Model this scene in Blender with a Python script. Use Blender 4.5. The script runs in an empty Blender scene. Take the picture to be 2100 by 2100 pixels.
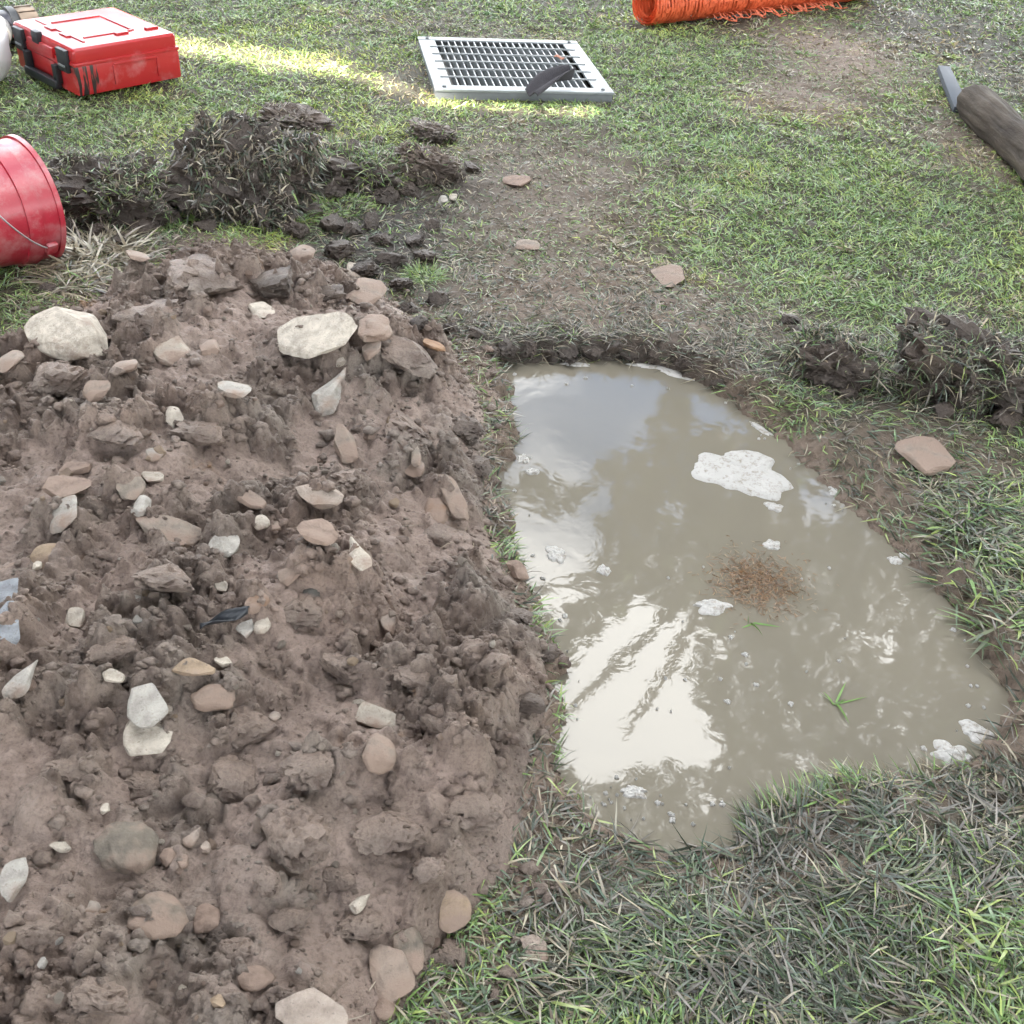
import bpy, bmesh, math, random
import numpy as np
from mathutils import Vector, Matrix
random.seed(7); rng = np.random.default_rng(7)
scene = bpy.context.scene
COL = scene.collection

# ------------------------------------------------------------------ camera, sky, sun, exposure
CAM_H, FPX, PITCH, ROLL = 1.5, 2180.0, math.radians(38.3), math.radians(5.0)
cp, sp, cr, sr = math.cos(PITCH), math.sin(PITCH), math.cos(ROLL), math.sin(ROLL)
Fv = Vector((0, cp, -sp)); R0 = Vector((1, 0, 0)); D0 = Vector((0, -sp, -cp))
Rv = cr * R0 - sr * D0; Dv = sr * R0 + cr * D0
CAM = Vector((0, 0, CAM_H))
cam_d = bpy.data.cameras.new('camera'); cam = bpy.data.objects.new('camera', cam_d); COL.objects.link(cam)
M = Matrix((Rv, -Dv, -Fv)).transposed().to_4x4(); M.translation = CAM
cam.matrix_world = M
cam_d.sensor_width = 36; cam_d.lens = 36 * FPX / 2100; cam_d.clip_start = 0.05; cam_d.clip_end = 2000
scene.camera = cam
vs = scene.view_settings
vs.view_transform = 'Standard'; vs.look = 'None'; vs.gamma = 1; vs.use_curve_mapping = False
vs.exposure = 3.05
scene.cycles.max_bounces = 5; scene.cycles.diffuse_bounces = 3; scene.cycles.glossy_bounces = 3; scene.cycles.transmission_bounces = 3
SUN = Vector((-0.40, -0.60, 0.70)).normalized()
sun_d = bpy.data.lights.new('sun', 'SUN'); sun_d.energy = 5.0; sun_d.angle = math.radians(0.5); sun_d.color = (1, .94, .84)
sun = bpy.data.objects.new('sun', sun_d); COL.objects.link(sun)
sun.rotation_euler = SUN.to_track_quat('Z', 'Y').to_euler(); sun.location = (-8, -12, 14)
W = bpy.data.worlds.new('World'); scene.world = W; W.use_nodes = True
nt = W.node_tree; nt.nodes.clear()
def wn(t, **k):
    n = nt.nodes.new(t)
    for a, b in k.items(): setattr(n, a, b)
    return n
sky = wn('ShaderNodeTexSky', sky_type='NISHITA', sun_disc=False)
sky.sun_elevation = math.asin(SUN.z); sky.sun_rotation = math.atan2(SUN.x, SUN.y)
tc = wn('ShaderNodeTexCoord'); mp = wn('ShaderNodeMapping'); mp.inputs['Scale'].default_value = (1.5, 1.5, 2.6)
mp.inputs['Location'].default_value = (1.05, 0.7, 0.2)
cn = wn('ShaderNodeTexNoise'); cn.inputs['Scale'].default_value = 1.6; cn.inputs['Detail'].default_value = 6; cn.inputs['Roughness'].default_value = .55
rp = wn('ShaderNodeValToRGB'); rp.color_ramp.elements[0].position = .39; rp.color_ramp.elements[1].position = .58
mx = wn('ShaderNodeMix', data_type='RGBA'); mx.inputs[7].default_value = (13.2, 13.2, 13.0, 1)
bg = wn('ShaderNodeBackground'); bg.inputs['Strength'].default_value = .1; wo = wn('ShaderNodeOutputWorld')
L = nt.links.new
L(tc.outputs['Generated'], mp.inputs['Vector']); L(mp.outputs[0], cn.inputs['Vector']); L(cn.outputs['Fac'], rp.inputs['Fac'])
L(rp.outputs['Color'], mx.inputs['Factor']); L(sky.outputs[0], mx.inputs[6]); L(mx.outputs[2], bg.inputs['Color']); L(bg.outputs[0], wo.inputs['Surface'])

# ------------------------------------------------------------------ small helpers
def ray(px, py):
    return Fv + Rv * ((px - 1050) / FPX) + Dv * ((py - 1050) / FPX)
def at(px, py, z=0.0):                      # where a line of sight meets the level z
    d = ray(px, py); t = (z - CAM_H) / d.z
    return CAM + d * t
def tag(o, label=None, cat=None, group=None, kind=None):
    if label: o['label'] = label
    if cat: o['category'] = cat
    if group: o['group'] = group
    if kind: o['kind'] = kind
    return o
def link(name, me, mat=None, parent=None):
    o = bpy.data.objects.new(name, me); COL.objects.link(o)
    if mat and not me.materials: me.materials.append(mat)
    if parent: o.parent = parent
    return o
def empty(name, loc=(0, 0, 0), rz=0):
    o = bpy.data.objects.new(name, None); COL.objects.link(o)
    o.empty_display_size = .05; o.location = loc; o.rotation_euler = (0, 0, rz); return o
def tri_mesh(name, V, T, col=None, smooth=False):
    me = bpy.data.meshes.new(name); V = np.asarray(V, np.float32); T = np.asarray(T, np.int32)
    me.vertices.add(len(V)); me.vertices.foreach_set('co', V.ravel())
    k = T.shape[1]
    me.loops.add(T.size); me.loops.foreach_set('vertex_index', T.ravel())
    me.polygons.add(len(T)); me.polygons.foreach_set('loop_start', np.arange(len(T), dtype=np.int32) * k)
    if smooth: me.polygons.foreach_set('use_smooth', np.ones(len(T), bool))
    if col is not None:
        a = me.color_attributes.new('Col', 'FLOAT_COLOR', 'POINT')
        c = np.ones((len(V), 4), np.float32); c[:, :3] = col; a.data.foreach_set('color', c.ravel())
    me.update(calc_edges=True); return me
def bm_mesh(bm, name, smooth=False, sharp=None):
    me = bpy.data.meshes.new(name); bm.normal_update(); bm.to_mesh(me); bm.free()
    if smooth or sharp:
        me.polygons.foreach_set('use_smooth', np.ones(len(me.polygons), bool))
        if sharp: me.set_sharp_from_angle(angle=math.radians(sharp))
    return me
def add_box(bm, c, s, bev=0, rot=None, taper=None, seg=2):
    b2 = bmesh.new(); bmesh.ops.create_cube(b2, size=1)
    for v in b2.verts:
        v.co = Vector((v.co.x * s[0], v.co.y * s[1], v.co.z * s[2]))
        if taper and v.co.z > 0: v.co.x *= taper[0]; v.co.y *= taper[1]
    if bev: bmesh.ops.bevel(b2, geom=b2.edges[:], offset=bev, segments=seg, affect='EDGES', profile=.6)
    if rot: bmesh.ops.rotate(b2, cent=(0, 0, 0), matrix=rot, verts=b2.verts[:])
    bmesh.ops.translate(b2, vec=c, verts=b2.verts[:])
    me = bpy.data.meshes.new('t'); b2.to_mesh(me); b2.free(); bm.from_mesh(me); bpy.data.meshes.remove(me)
def box_obj(name, c, s, mat, parent, bev=.003, **k):
    bm = bmesh.new(); add_box(bm, c, s, bev, **k); return link(name, bm_mesh(bm, name, sharp=35), mat, parent)
def add_tube(bm, pts, r, n=8, cap=True):
    pts = [Vector(p) for p in pts]; rings = []
    rr = r if hasattr(r, '__len__') else [r] * len(pts)
    up = None
    for i, p in enumerate(pts):
        d = (pts[min(i + 1, len(pts) - 1)] - pts[max(i - 1, 0)]).normalized()
        if up is None:
            up = d.orthogonal().normalized()
        up = (up - d * up.dot(d)).normalized(); sd = d.cross(up)
        rings.append([bm.verts.new(p + (up * math.cos(a) + sd * math.sin(a)) * rr[i]) for a in [2 * math.pi * k / n for k in range(n)]])
    for a, b in zip(rings, rings[1:]):
        for k in range(n): bm.faces.new((a[k], a[(k + 1) % n], b[(k + 1) % n], b[k]))
    if cap: bm.faces.new(rings[0][::-1]); bm.faces.new(rings[-1])
def add_lathe(bm, prof, n=40, closed=False):
    rings = [[bm.verts.new((r * math.cos(2 * math.pi * k / n), r * math.sin(2 * math.pi * k / n), z)) for k in range(n)] for r, z in prof]
    for a, b in zip(rings, rings[1:]):
        for k in range(n): bm.faces.new((a[k], a[(k + 1) % n], b[(k + 1) % n], b[k]))
    bm.faces.new(rings[0][::-1]); bm.faces.new(rings[-1])

# ------------------------------------------------------------------ numpy noise
def _h(i, j, k, seed):
    n = (i * 374761393 + j * 668265263 + k * 2147483647 + seed * 974634777) & 0xffffffff
    n = ((n ^ (n >> 13)) * 1274126177) & 0xffffffff
    n = ((n ^ (n >> 16)) * 2246822519) & 0xffffffff
    return ((n ^ (n >> 15)) & 0xffffff) / float(0xffffff)
def vnoise3(x, y, z, seed=0):
    xi, yi, zi = np.floor(x).astype(np.int64), np.floor(y).astype(np.int64), np.floor(z).astype(np.int64)
    fx, fy, fz = x - xi, y - yi, z - zi
    fx, fy, fz = [f * f * f * (f * (f * 6 - 15) + 10) for f in (fx, fy, fz)]
    r = 0
    for a in (0, 1):
        for b in (0, 1):
            for c in (0, 1):
                r = r + _h(xi + a, yi + b, zi + c, seed) * (fx if a else 1 - fx) * (fy if b else 1 - fy) * (fz if c else 1 - fz)
    return r * 2 - 1
def vnoise(x, y, seed=0):
    xi, yi = np.floor(x).astype(np.int64), np.floor(y).astype(np.int64); fx, fy = x - xi, y - yi
    fx, fy = [f * f * f * (f * (f * 6 - 15) + 10) for f in (fx, fy)]
    k = 0
    a = _h(xi, yi, k, seed); b = _h(xi + 1, yi, k, seed); c = _h(xi, yi + 1, k, seed); d = _h(xi + 1, yi + 1, k, seed)
    return ((a * (1 - fx) + b * fx) * (1 - fy) + (c * (1 - fx) + d * fx) * fy) * 2 - 1
def fbm(x, y, oct=4, seed=0, gain=.5):
    r = 0; a = 1; f = 1; t = 0
    for o in range(oct):
        r = r + a * vnoise(x * f + 13.7 * o, y * f - 7.1 * o, seed + o); t += a; a *= gain; f *= 2.03
    return r / t
def fbm3(p, oct=4, seed=0, gain=.5):
    r = 0; a = 1; f = 1; t = 0
    for o in range(oct):
        r = r + a * vnoise3(p[:, 0] * f + 3.1 * o, p[:, 1] * f, p[:, 2] * f - 5.3 * o, seed + o); t += a; a *= gain; f *= 2.05
    return r / t
def domes(x, y, cell, prob, seed):           # scattered rounded lumps, 0..1
    u, v = x / cell, y / cell; xi, yi = np.floor(u).astype(np.int64), np.floor(v).astype(np.int64)
    r = np.zeros_like(u)
    for a in (-1, 0, 1):
        for b in (-1, 0, 1):
            i, j = xi + a, yi + b
            on = _h(i, j, 1, seed) < prob
            cx = i + .15 + .7 * _h(i, j, 2, seed); cy = j + .15 + .7 * _h(i, j, 3, seed)
            rad = .35 + .5 * _h(i, j, 4, seed); hh = .4 + .6 * _h(i, j, 5, seed)
            th = 6.283 * _h(i, j, 6, seed); ar = .65 + .35 * _h(i, j, 7, seed)
            dx, dy = u - cx, v - cy
            q = ((dx * np.cos(th) + dy * np.sin(th)) / rad) ** 2 + ((-dx * np.sin(th) + dy * np.cos(th)) / (rad * ar)) ** 2
            r = np.maximum(r, np.where(on & (q < 1), hh * np.sqrt(np.maximum(0, 1 - q)), 0))
    return r
def sstep(t): t = np.clip(t, 0, 1); return t * t * (3 - 2 * t)
def seg_sd(x, y, poly):                      # signed distance to a polygon, + inside
    d = np.full(x.shape, 1e9); ins = np.zeros(x.shape, bool)
    for (x0, y0), (x1, y1) in zip(poly, poly[1:] + poly[:1]):
        ex, ey = x1 - x0, y1 - y0; wx, wy = x - x0, y - y0
        t = np.clip((wx * ex + wy * ey) / (ex * ex + ey * ey), 0, 1)
        d = np.minimum(d, (wx - ex * t) ** 2 + (wy - ey * t) ** 2)
        c = ((y0 <= y) & (y1 > y)) | ((y1 <= y) & (y0 > y))
        ins ^= c & (x < x0 + (y - y0) / (ey if abs(ey) > 1e-9 else 1e-9) * ex)
    return np.where(ins, 1, -1) * np.sqrt(d)
def blob(x, y, px, py, rx, ry, z=0.0, pw=1.3):        # soft patch on the ground
    c = at(px, py, z); dpt = (c - CAM).dot(Fv); s = dpt / FPX
    el = (CAM_H - z) / (c - CAM).length
    q = ((x - c.x) / (rx * s)) ** 2 + ((y - c.y) / (ry * s / el)) ** 2
    return np.exp(-q ** pw)

# ------------------------------------------------------------------ lay of the land
ZW = -0.055                                  # level of the muddy water
POND_PX = [(1030, 752), (1130, 742), (1250, 742), (1360, 752), (1440, 790), (1520, 838), (1600, 905), (1680, 985), (1760, 1050),
           (1850, 1135), (1920, 1215), (1990, 1300), (2040, 1385), (2058, 1450), (2040, 1510), (1960, 1560), (1900, 1588), (1800, 1602),
           (1700, 1600), (1640, 1625), (1560, 1650), (1500, 1720), (1400, 1740), (1300, 1720), (1200, 1675), (1150, 1590), (1140, 1530),
           (1165, 1470), (1160, 1400), (1140, 1330), (1115, 1270), (1090, 1215), (1060, 1150), (1050, 1080), (1030, 1020), (1020, 970), (1055, 920), (1060, 860), (1045, 800)]
POND = [tuple(at(px, py, ZW).xy) for px, py in POND_PX]
HEAP_PX = [(-420, 700, .05), (-150, 690, .05), (0, 715, .05), (70, 640, .08), (120, 590, .1), (250, 485, .14), (400, 418, .14), (540, 438, .12), (640, 500, .08),
           (740, 560, .05), (830, 625, .03), (900, 690, 0), (965, 760, 0), (1010, 860, 0), (990, 960, 0), (1010, 1050, 0), (1055, 1160, 0),
           (1100, 1280, 0), (1150, 1390, 0), (1125, 1500, 0), (1090, 1620, 0), (1060, 1750, 0), (1000, 1880, 0), (900, 2000, 0), (820, 2110, 0),
           (760, 2300, 0), (200, 2700, 0), (-700, 2500, 0), (-900, 1400, 0)]
HEAP = [tuple(at(px, py, z).xy) for px, py, z in HEAP_PX]
GR = [at(856, 81, .03), at(1184, 90, .03), at(1256, 197, .03), at(892, 190, .03)]
GC = (GR[0] + GR[1] + GR[2] + GR[3]) / 4
gx = ((GR[2] - GR[3]) + (GR[1] - GR[0])); GA = math.atan2(gx.y, gx.x)
GW, GD = gx.length / 2, ((GR[0] - GR[3]) + (GR[1] - GR[2])).length / 2
def grate_local(x, y):
    dx, dy = x - GC.x, y - GC.y
    return dx * math.cos(GA) + dy * math.sin(GA), -dx * math.sin(GA) + dy * math.cos(GA)
def ground_h(x, y):
    z = .018 * fbm(x * .9, y * .9, 3, 3) + .010 * fbm(x * 5, y * 5, 3, 9) + .004 * fbm(x * 22, y * 22, 2, 4)
    z = z + .012 * np.clip(fbm(x * 11, y * 11, 2, 31), 0, 1)
    lx, ly = grate_local(x, y)
    q = np.maximum(np.abs(lx) / (GW / 2), np.abs(ly) / (GD / 2))
    z = np.where(q < 1.35, z * sstep((q - 1.0) / .35), z)
    z = np.where((np.abs(lx) < GW / 2 - .03) & (np.abs(ly) < GD / 2 - .03), -.55, z)
    near = (y < 4) & (np.abs(x) < 2.5)
    if np.any(near):
        xx, yy = x[near], y[near]
        sd = -seg_sd(xx, yy, POND) + .020 * fbm(xx * 12, yy * 12, 3, 21) + .014 * vnoise(xx * 38, yy * 38, 5)
        wd = .05 + .30 * np.clip(blob(xx, yy, 1450, 1760, 420, 150) + blob(xx, yy, 2030, 1600, 150, 100) + .35 * blob(xx, yy, 1750, 900, 200, 250), 0, 1)
        zz = z[near]
        out = ZW + .002 + (zz - ZW) * sstep(sd / wd) ** .8
        inn = ZW - np.minimum(.16, .02 + .55 * -sd)
        z = z.copy(); z[near] = np.where(sd > 0, np.minimum(out, zz), inn)
    return z
def crumbly(x, y): return sstep((fbm(x * 5.2, y * 5.2, 4, 61, .6) + .26) / .34)
def heap_h(x, y):
    d0 = seg_sd(x, y, HEAP)
    d = d0 + .035 * fbm(x * 6, y * 6, 3, 41)
    g = ground_h(x, y)
    e = sstep(d / .10)
    wx = x + .02 * fbm(x * 9, y * 9, 3, 51); wy = y + .02 * fbm(x * 9 + 40, y * 9, 3, 52)
    rough = .45 + .65 * crumbly(x, y)
    h = .17 * (1 - np.exp(-np.maximum(d, 0) / .42)) + e * (.050 * fbm(x * 2.1, y * 2.1, 3, 71) + .028 * fbm(x * 7, y * 7, 3, 72))
    h = h + e * rough * (.052 * domes(wx, wy, .19, .5, 81) + .046 * domes(wx, wy, .10, .5, 82) + .034 * domes(wx, wy, .052, .5, 83))
    wx2 = x + .006 * fbm(x * 40, y * 40, 2, 53); wy2 = y + .006 * fbm(x * 40 + 9, y * 40, 2, 54)
    h = h + e * rough * (.020 * domes(wx2, wy2, .027, .55, 84) + .012 * domes(wx2, wy2, .014, .6, 85) + .009 * fbm(x * 60, y * 60, 3, 86))
    return np.where(d > -.03, g - .012 + h + .012 * sstep((d + .0) / .03), -9.0)
def surf(x, y):
    return np.maximum(ground_h(x, y), heap_h(x, y))
def hit(px, py):                             # first point of the land along a line of sight
    d = ray(px, py); t = np.linspace(.9, 1.02, 130)
    t0 = (0 - CAM_H) / d.z * np.linspace(.72, 1.06, 200)
    x, y, z = d.x * t0, d.y * t0, CAM_H + d.z * t0
    s = surf(x, y); k = int(np.argmax(s >= z)) or len(t0) - 1
    return Vector((x[k], y[k], float(s[k])))
def px_size(p): return (p - CAM).dot(Fv) / FPX        # metres for one photograph pixel there

# ------------------------------------------------------------------ materials
def mat(name):
    m = bpy.data.materials.new(name); m.use_nodes = True
    n = m.node_tree; b = n.nodes['Principled BSDF']; return m, n, b
def N(n, t, **k):
    o = n.nodes.new(t)
    for a, b in k.items():
        if a.startswith('i_'):
            o.inputs[a[2:].replace('_', ' ')].default_value = b
        else: setattr(o, a, b)
    return o
def ramp(n, src, stops):
    r = N(n, 'ShaderNodeValToRGB'); e = r.color_ramp.elements
    while len(e) < len(stops): e.new(.5)
    for q, (p, c) in zip(e, stops): q.position = p; q.color = (*c, 1) if len(c) == 3 else c
    n.links.new(src, r.inputs['Fac']); return r.outputs['Color']
def noise(n, scale, detail=4, rough=.55, coord='Object', dist=0):
    t = N(n, 'ShaderNodeTexCoord'); o = N(n, 'ShaderNodeTexNoise')
    o.inputs['Scale'].default_value = scale; o.inputs['Detail'].default_value = detail; o.inputs['Roughness'].default_value = rough
    o.inputs['Distortion'].default_value = dist
    n.links.new(t.outputs[coord], o.inputs['Vector']); return o.outputs['Fac']
def mixc(n, f, a, b, mode='MIX'):
    m = N(n, 'ShaderNodeMix', data_type='RGBA', blend_type=mode)
    for s, v in ((m.inputs['Factor'], f), (m.inputs[6], a), (m.inputs[7], b)):
        if hasattr(v, 'links') or hasattr(v, 'is_linked'): n.links.new(v, s)
        elif isinstance(v, (int, float)): s.default_value = v
        else: s.default_value = (*v, 1)
    return m.outputs[2]
def bump(n, b, h, strength=.5, dist=.004):
    o = N(n, 'ShaderNodeBump'); o.inputs['Strength'].default_value = strength; o.inputs['Distance'].default_value = dist
    n.links.new(h, o.inputs['Height']); n.links.new(o.outputs[0], b.inputs['Normal'])
def plain(name, c, rough=.5, spec=.5, metal=0, var=.25, scale=20, bmp=0):
    m, n, b = mat(name); c2 = tuple(x * (1 - var) for x in c)
    n.links.new(mixc(n, noise(n, scale), c, c2), b.inputs['Base Color'])
    b.inputs['Roughness'].default_value = rough; b.inputs['Specular IOR Level'].default_value = spec; b.inputs['Metallic'].default_value = metal
    if bmp: bump(n, b, noise(n, scale * 6, 3), .5, bmp)
    return m
MUD_A, MUD_B, MUD_C = (.282, .206, .164), (.135, .096, .077), (.255, .212, .178)
def mud_material(name, tint=1.0, wet=.42):
    m, n, b = mat(name); s = lambda c: tuple(x * tint for x in c)
    c = mixc(n, ramp(n, noise(n, 3.2, 5), [(.36, (0, 0, 0)), (.62, (1, 1, 1))]), s(MUD_A), s(MUD_C))
    c = mixc(n, ramp(n, noise(n, 14, 6, .65), [(.44, (0, 0, 0)), (.66, (1, 1, 1))]), c, s(MUD_B))
    c = mixc(n, ramp(n, noise(n, 5.5, 4, .6, dist=.6), [(.66, (0, 0, 0)), (.74, (1, 1, 1))]), c, s((.30, .175, .085)))
    at_ = N(n, 'ShaderNodeAttribute', attribute_name='Col')
    c = mixc(n, at_.outputs['Fac'], c, s((.325, .246, .205)))
    g = mixc(n, 1.0, c, ramp(n, noise(n, 150, 3, .7), [(.34, (.70, .68, .66)), (.54, (1, 1, 1))]), 'MULTIPLY')
    n.links.new(g, b.inputs['Base Color'])
    rr = ramp(n, noise(n, 6, 4), [(.38, (wet * .8,) * 3), (.68, (.75,) * 3)]); n.links.new(rr, b.inputs['Roughness'])
    b.inputs['Specular IOR Level'].default_value = .45
    bump(n, b, noise(n, 190, 6, .75), .95, .006); return m
MUD = mud_material('wet_clay_mud'); MUD_DK = mud_material('dark_topsoil', .33, .5); MUD_MID = mud_material('brown_topsoil', .55, .55)
def attr_mat(name, rough=.5, trans=.25, spec=.35):
    m, n, b = mat(name); a = N(n, 'ShaderNodeAttribute', attribute_name='Col')
    n.links.new(a.outputs['Color'], b.inputs['Base Color']); b.inputs['Roughness'].default_value = rough; b.inputs['Specular IOR Level'].default_value = spec
    if trans:
        t = N(n, 'ShaderNodeBsdfTranslucent'); ms = N(n, 'ShaderNodeMixShader'); ms.inputs[0].default_value = trans
        n.links.new(a.outputs['Color'], t.inputs['Color']); n.links.new(b.outputs[0], ms.inputs[1]); n.links.new(t.outputs[0], ms.inputs[2])
        n.links.new(ms.outputs[0], n.nodes['Material Output'].inputs['Surface'])
    return m
GRASS = attr_mat('grass_blade', .30, .2, .6); LEAF = attr_mat('tree_leaf', .6, 0)
def stone_material():
    m, n, b = mat('quarry_stone'); oi = N(n, 'ShaderNodeObjectInfo')
    v = ramp(n, noise(n, 38, 6, .7), [(.3, (.52, .49, .46)), (.62, (1.06, 1.04, 1.0))])
    c = mixc(n, 1.0, oi.outputs['Color'], v, 'MULTIPLY')
    sp_ = ramp(n, noise(n, 160, 3, .6), [(.60, (0, 0, 0)), (.70, (1, 1, 1))])
    c = mixc(n, sp_, c, mixc(n, .55, c, (.12, .095, .08)))
    # clay smeared over part of the stone, more of it the higher the object's alpha
    sm = N(n, 'ShaderNodeMath', operation='ADD'); n.links.new(noise(n, 17, 4, .6), sm.inputs[0]); n.links.new(oi.outputs['Alpha'], sm.inputs[1])
    c = mixc(n, ramp(n, sm.outputs[0], [(.78, (0, 0, 0)), (1.0, (1, 1, 1))]), c, (.27, .195, .152))
    n.links.new(c, b.inputs['Base Color']); b.inputs['Roughness'].default_value = .72
    bump(n, b, noise(n, 70, 8, .75), .9, .006); return m
STONE = stone_material()
def ground_material():
    m, n, b = mat('lawn_soil')
    a = N(n, 'ShaderNodeAttribute', attribute_name='Col')
    c = mixc(n, 1.0, a.outputs['Color'], ramp(n, noise(n, 40, 5, .7), [(.35, (1.15, 1.12, 1.1)), (.7, (.55, .53, .5))]), 'MULTIPLY')
    n.links.new(c, b.inputs['Base Color']); b.inputs['Roughness'].default_value = .75; bump(n, b, noise(n, 90, 5, .7), .8, .008); return m
GROUND = ground_material()
def water_material():
    m, n, b = mat('muddy_water')
    c = mixc(n, noise(n, 2.2, 4, .5, dist=1.2), (.205, .182, .140), (.168, .152, .120)); n.links.new(c, b.inputs['Base Color'])
    b.inputs['Roughness'].default_value = .03; b.inputs['IOR'].default_value = 1.5
    a = noise(n, 5, 2, .5, dist=.8); q = noise(n, 24, 3, .5, dist=.6)
    ad = N(n, 'ShaderNodeMath', operation='MULTIPLY_ADD'); n.links.new(q, ad.inputs[0]); ad.inputs[1].default_value = .22; n.links.new(a, ad.inputs[2])
    bump(n, b, ad.outputs[0], .04, .022); return m
WATER = water_material()

# ------------------------------------------------------------------ setting: ground, water, heap
def axis(segs):
    out = [segs[0][0]]
    for a, b, s in segs:
        k = max(1, int(round((b - a) / s))); out += list(np.linspace(a, b, k + 1)[1:])
    return np.array(out)
def grid_mesh(name, xs, ys, fn, keep=None, smooth=True, colfn=None):
    X, Y = np.meshgrid(xs, ys); Z = fn(X.ravel(), Y.ravel()); V = np.stack([X.ravel(), Y.ravel(), Z], 1)
    nx, ny = len(xs), len(ys); i = np.arange(nx - 1)[None] + nx * np.arange(ny - 1)[:, None]; i = i.ravel()
    Q = np.stack([i, i + 1, i + 1 + nx, i + nx], 1)
    if keep is not None:
        ok = keep(Z)[Q].all(1); Q = Q[ok]; used = np.unique(Q); mp_ = np.full(len(V), -1); mp_[used] = np.arange(len(used)); V = V[used]; Q = mp_[Q]
    return tri_mesh(name, V, Q, None if colfn is None else colfn(V[:, 0], V[:, 1]), smooth=smooth)
xs = axis([(-400, -40, 60), (-40, -8, 4), (-8, -2.6, .15), (-2.6, -1.2, .02), (-1.2, 1.9, .0105), (1.9, 3.2, .04), (3.2, 8, .15), (8, 40, 4), (40, 400, 60)])
ys = axis([(-400, -20, 60), (-20, 0, 2), (0, .4, .05), (.4, 3.6, .0105), (3.6, 6.5, .022), (6.5, 12, .12), (12, 40, 2), (40, 400, 60)])
def soil_colour(x, y):                       # bare clay close to the heap and the hole, dark loam under the lawn
    n = len(x); w = np.zeros(n); near = (y > 0) & (y < 4) & (np.abs(x) < 2.5)
    if near.any():
        a, b = x[near], y[near]; j = .05 * fbm(a * 8, b * 8, 3, 601)
        w[near] = np.maximum(sstep(1 - (-seg_sd(a, b, HEAP) + j) / .16), .75 * sstep(1 - (-seg_sd(a, b, POND) + j) / .20))
    for px, py, rx, ry, k in [(1720, 120, 170, 70, .9), (1640, 200, 160, 50, .7), (1130, 420, 280, 170, .5), (1220, 620, 400, 120, .75), (1900, 960, 180, 110, .7), (1600, 1780, 380, 90, .5), (2000, 300, 120, 80, .6)]:
        w = np.maximum(w, k * blob(x, y, px, py, rx, ry))
    c = np.array([[.052, .046, .028]]) * (1 - w[:, None]) + np.array([[.215, .160, .125]]) * w[:, None]
    bk = np.clip(blob(x, y, 1230, 715, 300, 40) + .9 * blob(x, y, 760, 500, 150, 110) + .8 * blob(x, y, 230, 490, 170, 60) + .7 * blob(x, y, 880, 390, 140, 60) + .8 * blob(x, y, 1720, 770, 120, 60) + .8 * blob(x, y, 2000, 800, 150, 70), 0, 1)[:, None]
    return c * (1 - bk) + np.array([[.045, .036, .030]]) * bk
ground = link('ground', grid_mesh('ground', xs, ys, ground_h, colfn=soil_colour), GROUND); tag(ground, kind='structure')
hx = np.arange(-1.75, .25, .0038); hy = np.arange(.33, 3.25, .0038)
def smear(x, y):
    w = (1 - crumbly(x, y)) * np.clip(.75 + .5 * fbm(x * 11, y * 11, 3, 611), 0, 1); return np.repeat(w[:, None], 3, 1)
heap = link('soil_heap', grid_mesh('soil_heap', hx, hy, heap_h, keep=lambda z: z > -5, colfn=smear), MUD)
tag(heap, 'long heap of wet brown clay dug out beside the flooded hole', 'soil heap')
bm = bmesh.new()
cx = sum(p[0] for p in POND) / len(POND); cy = sum(p[1] for p in POND) / len(POND)
big = [(x + (x - cx) * .12, y + (y - cy) * .12) for x, y in POND]
f = bm.faces.new([bm.verts.new((x, y, ZW)) for x, y in big])
bmesh.ops.triangulate(bm, faces=[f])
me = bm_mesh(bm, 'water')
if me.polygons[0].normal.z < 0: me.flip_normals()
water = link('water', me, WATER); tag(water, kind='structure')

# ------------------------------------------------------------------ unseen trees: ones added to block sun and sky light, one the water reflects
def leaf_quads(P, size, asp=.6):
    n = len(P); a = rng.normal(size=(n, 3)); a /= np.linalg.norm(a, axis=1)[:, None]
    b = np.cross(a, rng.normal(size=(n, 3))); b /= np.linalg.norm(b, axis=1)[:, None]
    s = (size * rng.uniform(.7, 1.3, n))[:, None] * .5
    V = np.stack([P - a * s, P + b * s * asp, P + a * s, P - b * s * asp], 1).reshape(-1, 3)
    return V, np.arange(4 * n).reshape(n, 4)
def leaf_cols(n, base, k=4):
    c = np.array(base)[None] * rng.uniform(.55, 1.35, (n, 1)) * np.array([1, 1, 1])[None]
    return np.repeat(c, k, 0)
BARK = plain('tree_bark', (.10, .075, .055), .9, .2, var=.5, scale=8, bmp=.02)
def tree(label, base, top, limbs, P, size, colr, r0=.28):
    t = empty('tree', base); tag(t, label, 'tree', 'trees around the dug lawn')
    bm = bmesh.new(); b = Vector(base); h = Vector(top)
    ax = [b.lerp(h, k / 6) + Vector((.12 * math.sin(k * 1.7), .12 * math.cos(k * 2.1), 0)) * (k > 0) for k in range(7)]
    add_tube(bm, [p - b for p in ax], [r0 * (1.25 if k == 0 else 1) * (1 - .1 * k) for k in range(7)], 14)
    for q in limbs:
        q = Vector(q); s = ax[3 + len(limbs) % 3]
        m1 = s.lerp(q, .45) + Vector((0, 0, .35)); add_tube(bm, [s - b, m1 - b, q - b], [r0 * .42, r0 * .26, r0 * .07], 9)
    link('trunk', bm_mesh(bm, 'trunk', smooth=True), BARK, t)
    V, Q = leaf_quads(P - np.array(base)[None], size)
    link('crown', tri_mesh('crown', V, Q, leaf_cols(len(P), colr)), LEAF, t)
S_NEAR = [(-250, 96), (250, 102), (362, 113), (543, 140), (700, 163), (809, 194), (881, 213), (1026, 232), (1230, 236)]
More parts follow.
